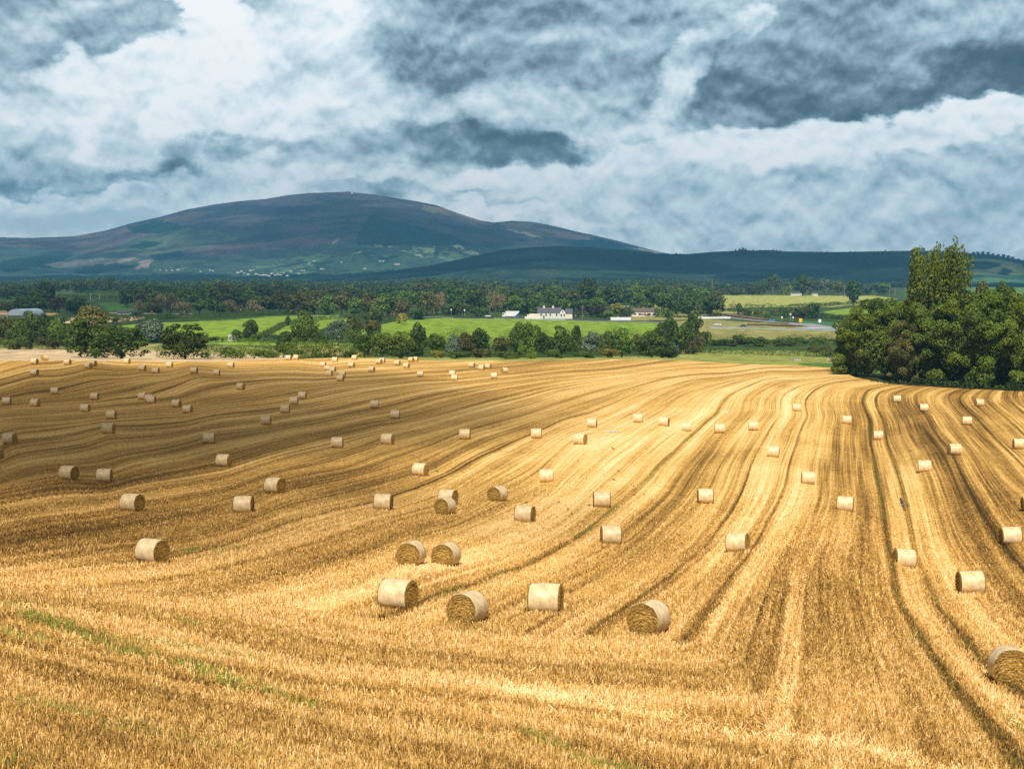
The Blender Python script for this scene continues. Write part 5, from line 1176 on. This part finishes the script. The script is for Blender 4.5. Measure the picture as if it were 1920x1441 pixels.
o, k, P = place('cottage', 436, 637, 655); tag(o, 'tiny white cottage with two windows below the green field', 'cottage'); part('wall', o, WHITE, lambda m: m.box(-2.1, 1.6, 0, 4, -1, 2.7)); part('roof', o, CONC, lambda m: m.box(-2.2, 1.75, -.1, 4.1, 2.7, 2.95)); part('chimney', o, CONC, lambda m: m.box(.9, 1.3, 2, 2.4, 2.9, 3.7)); windows(o, [(-1.2, 1.5, .6, 1.2), (.3, 1.5, .6, 1.2)], 0); part('side_wall', o, STONE, lambda m: m.box(1.62, 2.3, .2, 4, -1, 2.2))
# tanks near the scrub
o, k, P = place('water_tank', 1323, 648.5, 600); tag(o, 'bright blue tank beside the golden bush', 'tank'); part('tank_body', o, LBLUE, lambda m: m.box(-.9, .9, 0, 1.2, .7, 1.7)); part('stand', o, WOOD, lambda m: [m.box(xx, xx + .12, .1, .9, -.2, .7) for xx in (-.8, .7)])
o, k, P = place('trailer_tank', 1272, 650, 560); tag(o, 'small white tank tilted under a bare tree', 'tank'); part('tank_body', o, WPAINT, lambda m: m.tube((-.9, 0, 1.4), (.6, .3, .5), .42, .42, 12)); part('stand', o, WOOD, lambda m: m.box(-.2, .3, 0, .3, -.2, .7))
o = plant(1281, 636, 22, 545, 'twiggy', 'beige', 'mid', 'bare_tree', None, None); tag(o, 'pale half-bare little tree beside the white tank', 'tree')
# loose stones in the ruin by the clump
rg = random.Random(9)
for i_, (px, py, w_, hh) in enumerate([(1553, 677, 2.3, 1.3), (1563, 677, 2.6, 1.5), (1574, 677, 2.0, 1.2), (1491, 676, 1.2, .7), (1496, 676, .8, .5)]):
    P = at(px, py); m = MB(); n_ = 9
    for j_ in range(5): m.box(*(lambda a_, b_, c_: (a_ - .45, a_ + .45, b_ - .4, b_ + .4, c_ - .3, c_ + .3))(rg.uniform(-w_ / 3, w_ / 3), rg.uniform(-.3, .3), rg.uniform(.1, hh - .3)))
    o = m.build('stone_heap', STONE); o.location = P; o.rotation_euler[2] = rg.uniform(-.3, .3); tag(o, ['heap of pinkish stones under the olive bush, left part', 'biggest heap of pinkish stones under the olive bush', 'heap of stones touching the clump of trees', 'small grey rock on the grass strip', 'smallest rock on the grass strip'][i_], 'stones', 'stones near the clump')
# poles
POLES = [(114,545,562),(132,533,552),(170,549,561),(187,551,560),(251,554,575),(242,569,584),(722,538,548),(800,536,550),(830,569,588),(918,572,590),(978,559,588),(1006,537,554),(1092,572,598),(1169,541,559),(1335,527,554),(1375,562,580),(1421,563,585),(1449,538,553),(1513,543,552),(1583,535,556),(1668,534,552),(1678,541,553),(1815,529,545)]
pm = {}
for i_, (px, a_, b_) in enumerate(POLES):
    P = at(px, b_ + 1); hh = max(5.0, (b_ - a_) * P.y / F); m = MB(); w_ = max(.16, P.y * .00022)
    o = empty('utility_pole', P); m.tube((0, 0, -.5), (0, 0, hh), w_, w_ * .7, 7); m.build('pole', CONC if i_ in (2, 3, 6, 11) else WOOD, o)
    m = MB(); m.box(-1.2, 1.2, -w_ * .6, w_ * .6, hh - .8, hh - .55); m.build('crossarm', WOOD, o)
    m = MB(); [m.tube((xx, 0, hh - .55), (xx, 0, hh - .2), w_ * .5, w_ * .4, 6) for xx in (-1, 0, 1)]; m.build('insulator', CONC, o)
    tag(o, 'utility pole rising over the valley hedges, %s from left' % ORD[i_], 'pole', 'utility poles of the valley')
for i_, (px, py, hh, w_, mt, lb) in enumerate([(285,590,3.0,2.0,SIGNY,'orange sign board on the road by the beige bushes'),(451,586,3.0,1.3,SIGNY,'orange road sign at the wood edge, nearer the beige bush'),(480,586,2.4,1.1,SIGNY,'smaller orange road sign at the wood edge'),(1501,609,4.0,2.0,SIGNY,'orange sign at the end of the new road'),
    (345,589,3.0,1.6,WPAINT,'white sign on the road by the wood'),(846,591,4.8,1.0,WPAINT,'left of the two tall pale roadside signs'),(871,591,4.4,1.0,WPAINT,'right of the two tall pale roadside signs'),(1466,602,3.2,1.0,WPAINT,'small white sign on the verge of the new road'),(1482,602,5.2,1.0,WPAINT,'tallest white signpost by the new road'),(1487,603,3.4,1.0,WPAINT,'short white sign next to the tallest signpost'),
    (1537,611,4.0,1.6,WPAINT,'white sign at the road junction'),(1570,613,2.6,1.6,WPAINT,'white round marker next to the clump of trees')]):
    P = at(px, py); o = empty('road_sign', P); m = MB(); m.tube((0, 0, -.2), (0, 0, hh), .08, .08, 6); m.build('post', CONC, o); m = MB(); m.box(-w_ / 2, w_ / 2, -.12, -.06, hh - w_ * 1.1, hh); m.build('panel', mt, o); tag(o, lb, 'road sign', 'road signs of the valley')
# roads
def ribbon(name, pts, wid, mt, lift=.12, kind='structure'):
    P = [at(*p) for p in pts]; m = MB(); Lp = []
    for a_, b_ in zip(P[:-1], P[1:]):
        n_ = max(2, int((b_ - a_).length / 12))
        for i_ in range(n_): q_ = a_.lerp(b_, i_ / n_); Lp.append(q_)
    Lp.append(P[-1]); prev = None
    for i_, q_ in enumerate(Lp):
        d = (Lp[min(i_ + 1, len(Lp) - 1)] - Lp[max(i_ - 1, 0)]); d.z = 0; d.normalize(); n2 = Vector((-d.y, d.x, 0)) * wid / 2
        a_, b_ = q_ + n2, q_ - n2; zz = max(h1(a_.x, a_.y), h1(b_.x, b_.y), h1(q_.x, q_.y)) + lift; a_.z = b_.z = zz
        if prev: m.poly([prev[0], a_, b_, prev[1]][::-1])
        prev = (a_, b_)
    o = m.build(name, mt); return tag(o, kind=kind), Lp
ribbon('road', [(550,592),(650,594),(760,594),(850,595.5),(950,597),(1050,599.5),(1150,602),(1250,605)], 9, TAR)
ribbon('road', [(205,586.5),(260,587.5),(300,588),(360,588.5)], 14, TAR); ribbon('road', [(1326,588),(1338,591),(1352,594),(1380,597),(1420,601),(1460,604.5),(1500,607)], 11, TAR); ribbon('road', [(1325,614),(1360,613.5),(1420,616),(1500,617),(1540,617.5)], 9, TAR)
ribbon('road', [(1500,607),(1530,612),(1560,617),(1600,622),(1640,626)], 16, TAR); ribbon('pavement', [(1508,616.5),(1530,615.5),(1550,616.5)], 14, CONC, .25); ribbon('earth_bank', [(1350,588),(1400,595),(1440,600)], 10, vary('earth', SOIL, .3, .3), .5); ribbon('earth_bank', [(1400,609),(1440,609.5),(1500,612)], 16, vary('earth', SOIL, .3, .3), .6)
def rail(pts, label, hgt=.9, mt=STEELB, cat='guard rail'):
    P = [at(*p) for p in pts]; o = empty('guard_rail', P[0]); m = MB(); mp = MB()
    for a_, b_ in zip(P[:-1], P[1:]):
        n_ = max(1, int((b_ - a_).length / 14))
        for i_ in range(n_):
            q_, r_ = a_.lerp(b_, i_ / n_), a_.lerp(b_, (i_ + 1) / n_); q_.z = h1(q_.x, q_.y); r_.z = h1(r_.x, r_.y); q_ -= P[0]; r_ -= P[0]
            for off in (0, .16): m.poly([q_ + Vector((0, off, hgt * .35)), r_ + Vector((0, off, hgt * .35)), r_ + Vector((0, off, hgt)), q_ + Vector((0, off, hgt))])
            mp = MB(); mp.tube(q_ + Vector((0, .08, -.2)), q_ + Vector((0, .08, hgt * .9)), .08, .08, 5); mp.build('post', WOOD, o)
    m.build('rail', mt, o); tag(o, label, cat, 'barriers along the valley roads')
rail([(1335,590),(1350,595),(1385,599),(1430,603),(1480,607)], 'pale guard rail curving along the upper new road', .9, CONC); rail([(1330,615.5),(1400,617),(1500,619.5),(1570,621)], 'pale guard rail along the lower road', .7, STEELB)
rail([(205,588),(360,590)], 'pale guard rail in front of the beige bushes', .8, CONC); rail([(985,599.5),(1060,601)], 'blue-grey railing in front of the farmhouse', .9); rail([(1062,600),(1140,602)], 'blue-grey railing below the clipped hedge', .9, GLAZB); rail([(850,597),(925,598.5)], 'dark railing left of the lorry', 1.6, GLAZB)
o, k, P = place('concrete_barrier', 1325, 590, 1000); tag(o, 'pale concrete barriers where the new road starts', 'barrier'); part('block', o, WPAINT, lambda m: [m.box(-6 + i_ * 2.1, -4.1 + i_ * 2.1, i_ * .8, i_ * .8 + .5, -.5, 1.3 + .1 * (i_ % 2)) for i_ in range(11)])
# rails, wire fence along the green field
o = empty('field_fence', at(1000, 603)); m = MB(); L0 = at(1000, 603)
for i_ in range(70):
    P = at(860 + i_ * 5.6, 601 + i_ * .09) - L0; m = MB(); m.box(P.x - .09, P.x + .09, P.y - .09, P.y + .09, P.z - .3, P.z + 1.2); m.build('post', WOOD, o)
tag(o, 'thin wooden post fence along the top of the green field', 'fence')
# village far up the slope
rg = random.Random(4); hs = None
VIL = [(300,506),(312,506.5),(322,506),(334,506),(376,509),(394,507),(399,507.5),(446,511),(452,509),(470,507),(476,506),(480,514),(486,515),(490,515.5),(495,515),(500,516),(505,517),(510,513),(516,516),(521,514),(526,515),(532,512),(545,509),(566,506),(570,507),(589,489),(602,504),(607,505),(580,494),(640,492),(712,490),(718,489),(747,494),(741,496),(684,503),(776,517),(560,513),(538,517),(465,514),(458,512)]
for i_, (px, py) in enumerate(sorted(VIL)):
    P = hz(MG, px, py)
    if hs is None:
        hs = empty('village_house', P); m = MB(); m.box(-6.5, 6.5, 0, 8, -4, 5.0); m.prism([(0, 5), (8, 5), (4, 8)], -6.5, 6.5); m.build('wall', WHITE, hs); m = MB(); gable(m, -6.5, 6.5, 0, 8, 5.2, 8.3, .5); m.build('roof', SLATE, hs); windows(hs, [(-3.5, 2.5, 1.4, 1.6), (3.5, 2.5, 1.4, 1.6)], 0); o = hs
    else: o = copy_tree(hs)
    o.location = P; o.rotation_euler[2] = rg.uniform(-.5, .5); f_ = rg.uniform(.45, .85); o.scale = (f_, f_, f_)
    tag(o, 'tiny white village house on the lower mountain slope, %s from left' % ORD[i_], 'house', 'village houses on the mountain slope')
for i_, (px, py, Y) in enumerate([(1487,547,1850),(1493,548,1850),(1498,542,1880),(1528,545,1850),(1900,541,900)]):
    P = atY(px, Y); c = copy_tree(hs); c.location = P; c.scale = (.55,) * 3 if i_ < 4 else (.5, .5, .7); c.rotation_euler[2] = rg.uniform(-.4, .4)
    if i_ == 4: c.location.z += 10
    tag(c, ['small white house under the far hedge trees, leftmost of four', 'small white house under the far hedge trees, second of four', 'small white house under the far hedge trees, third of four', 'small white house under the far hedge trees, rightmost of four', 'white building peeping over the big clump of trees'][i_], 'house', 'far white houses on the plain')
# summit cairn and ridge trees
P = hz(MG, 660, 363); m = MB(); m.tube((0, 0, -6), (0, 0, 6), 10, 3, 9); m.tube((0, 0, 6), (0, 0, 10), 2, 1, 7); o = m.build('cairn', STONE); o.location = P; tag(o, 'small stone cairn on the mountain summit', 'cairn')
def ridge_tree(px, hh, w_, i_, conifer):
    u = float(uv(px, 470)[0]); py = float(np.interp(px, [p[0] for p in HPR], [p[1] for p in HPR])); v = float(uv(px, py)[1]); P = Vector((u * 4295, 4295, -v * 4295 - 3))
    cm, tk = proto('tall' if conifer else 'round', 'far', i_ % 4); k = 4300 / F
    o = empty('conifer' if conifer else 'tree', P, i_, (w_ * k, w_ * k, hh * k)); c = ob('crown', cm, o); c.material_slots[0].link = 'OBJECT'; c.material_slots[0].material = LM['dark']; ob('trunk', tk, o)
    tag(o, ('dark conifer in the ridge group, %s from left' if conifer else 'small tree on the forested ridge crest, %s from left') % ORD[i_], 'tree', 'conifers on the ridge' if conifer else 'small trees on the ridge')
for i_, (px, hh, w_) in enumerate([(1715,8,4),(1718,9,4),(1721,8,4),(1724,9,4),(1727,8,4),(1730,9,4),(1733,8,4),(1711,5,4)]): ridge_tree(px, hh, w_, i_, True)
for i_, (px, hh, w_) in enumerate([(1268,4,6),(1275,3,5),(1379,5,4),(1387,5,6),(1393,6,6),(1398,5,5),(1412,4,4),(1425,3,6),(1450,4,5),(1456,3.5,5),(1463,3,5),(1541,3,3),(1551,4,3),(1594,4,2.5),(1604,3,3),(1660,4,5),(1826,6,9),(1834,7,9),(1843,7,10),(1853,7,9),(1862,6,8),(1872,6,9),(1882,7,10),(1891,7,9),(1899,6,8),(1910,4,6)]): ridge_tree(px, hh, w_, i_, False)
# ------------------------------------------------------------------ animals
CROWM = mat('black_feathers', None, (.012, .012, .016), .45, .4)
def skin_mesh(name, nodes, edges, mt, sub=1):
    me = bpy.data.meshes.new(name); me.from_pydata([n_[:3] for n_ in nodes], edges, []); o = bpy.data.objects.new(name, me); COL.objects.link(o)
    md = o.modifiers.new('s', 'SKIN'); 
    for i_, n_ in enumerate(nodes):
        sv = me.skin_vertices[0].data[i_]; sv.radius = (n_[3], n_[4] if len(n_) > 4 else n_[3]); sv.use_root = (i_ == 0)
    md.use_smooth_shade = True; sb = o.modifiers.new('b', 'SUBSURF'); sb.levels = sb.render_levels = sub
    dg = bpy.context.evaluated_depsgraph_get(); ev = o.evaluated_get(dg); m2 = bpy.data.meshes.new_from_object(ev); bpy.data.objects.remove(o); m2.materials.clear(); m2.materials.append(mt); return m2
crow_b = skin_mesh('crow', [(0,0,.17,.075,.08),(.10,0,.20,.065),(.16,0,.27,.035),(.19,0,.31,.04),(.26,0,.305,.012),(-.12,0,.15,.055,.045),(-.26,0,.13,.035,.012),(.0,.04,.10,.012),(.0,.04,0,.008),(.0,-.04,.10,.012),(.0,-.04,0,.008)], [(0,1),(1,2),(2,3),(3,4),(0,5),(5,6),(0,7),(7,8),(0,9),(9,10)], CROWM)
CROWS = [(762,880),(820,885),(955,916),(1148,841),(1084,867),(1159,884),(1100,898),(1188,912),(1189,929),(1208,929),(1002,929),(1028,930),(986,944),(1047,944),(1105,949),(1065,957),(1072,965),(1296,956),(1640,885),(1151,843),(1151,900)]
croot = None
for i_, (px, py) in enumerate(sorted(CROWS)):
    P = at(px, py); o = bpy.data.objects.new('crow', crow_b); COL.objects.link(o); o.location = P; o.rotation_euler[2] = random.uniform(0, 6.28); f_ = .68; o.scale = (f_,) * 3
    tag(o, 'black crow standing on the pale stubble, %s from left' % ORD[i_], 'crow', 'crows on the stubble')
COWW = vary('cow_hide', (.55, .52, .48), .9, 1.1)
def cowpat(t, p):
    c = t.new('ShaderNodeTexCoord').outputs['Object']; t.put(p.inputs['Base Color'], t.ramp(t.noise(c, 1.3, 1), [(.50, (.75, .72, .68)), (.52, (.02, .018, .016))]))
cow_b = skin_mesh('cow', [(0,0,1.0,.34,.40),(.6,0,1.02,.33,.38),(1.0,0,1.15,.18,.22),(1.3,0,1.25,.13,.15),(1.6,0,1.1,.08,.09),(-.6,0,1.02,.30,.36),(.55,.2,.6,.12),(.55,.2,.3,.07),(.57,.2,0,.06),(.55,-.2,.6,.12),(.55,-.2,.3,.07),(.57,-.2,0,.06),(-.65,.2,.7,.15),(-.75,.2,.4,.07),(-.68,.2,0,.06),(-.65,-.2,.7,.15),(-.75,-.2,.4,.07),(-.68,-.2,0,.06),(-.92,0,1.2,.04),(-1.0,0,.6,.03)],
  [(0,1),(1,2),(2,3),(3,4),(0,5),(1,6),(6,7),(7,8),(1,9),(9,10),(10,11),(5,12),(12,13),(13,14),(5,15),(15,16),(16,17),(5,18),(18,19)], mat('cow_hide_patched', cowpat, rough=.8))
for i_, (px, py, rz, lb) in enumerate([(1256,562,0,'black and white cow by the gap in the dark trees'),(1171,566,2.6,'cow grazing beside the golden tree, upper one'),(1176,568,.3,'cow grazing beside the golden tree, lower one')]):
    P = atY(px, 1290); o = bpy.data.objects.new('cow', cow_b); COL.objects.link(o); o.location = P; o.rotation_euler[2] = rz; tag(o, lb, 'cow', 'cows on the pale pasture')
# scraps and the wet rut
P = at(1148, 809.5); m = MB(); rg = random.Random(2)
for i_ in range(9): xx = -.65 + i_ * .15; m.poly([(xx, -.18 - rg.random() * .1, .03 + rg.random() * .06), (xx + .17, -.2, .04 + rg.random() * .05), (xx + .17, .2, .05), (xx, .2 + rg.random() * .1, .06)])
o = m.build('netting_scrap', WPAINT); o.location = P; o.scale = (1.2, 2.4, 1); tag(o, 'white strip of bale netting lying on the pale stubble', 'netting')
P = at(1361, 773); m = MB()
for i_ in range(4): m.box(-.25 + i_ * .12, -.1 + i_ * .13, -.2, .15, 0, .12 + .05 * (i_ % 2))
o = m.build('plastic_scrap', WPAINT); o.location = P; tag(o, 'small pale scrap in the green wheel track', 'scrap')
pa, pb = at(1688, 933), at(1696, 957); m = MB(); d = (pb - pa).normalized(); sd = Vector((d.y, -d.x, 0)) * .15
n_ = 10
for i_ in range(n_):
    a_, b_ = pa.lerp(pb, i_ / n_), pa.lerp(pb, (i_ + 1) / n_); w0, w1 = math.sin((i_ + .15) / (n_ + .3) * 3.14) ** .4, math.sin((i_ + 1.15) / (n_ + .3) * 3.14) ** .4
    za, zb = h1(a_.x, a_.y) + .03, h1(b_.x, b_.y) + .03; m.poly([(a_.x - sd.x * w0, a_.y - sd.y * w0, za), (b_.x - sd.x * w1, b_.y - sd.y * w1, zb), (b_.x + sd.x * w1, b_.y + sd.y * w1, zb), (a_.x + sd.x * w0, a_.y + sd.y * w0, za)])
tag(m.build('puddle', mat('wet_mud', None, (.055, .055, .07), .9, .05)), kind='structure')

SC.cycles.use_denoising = False; SC.cycles.use_adaptive_sampling = True; SC.cycles.adaptive_threshold = .02
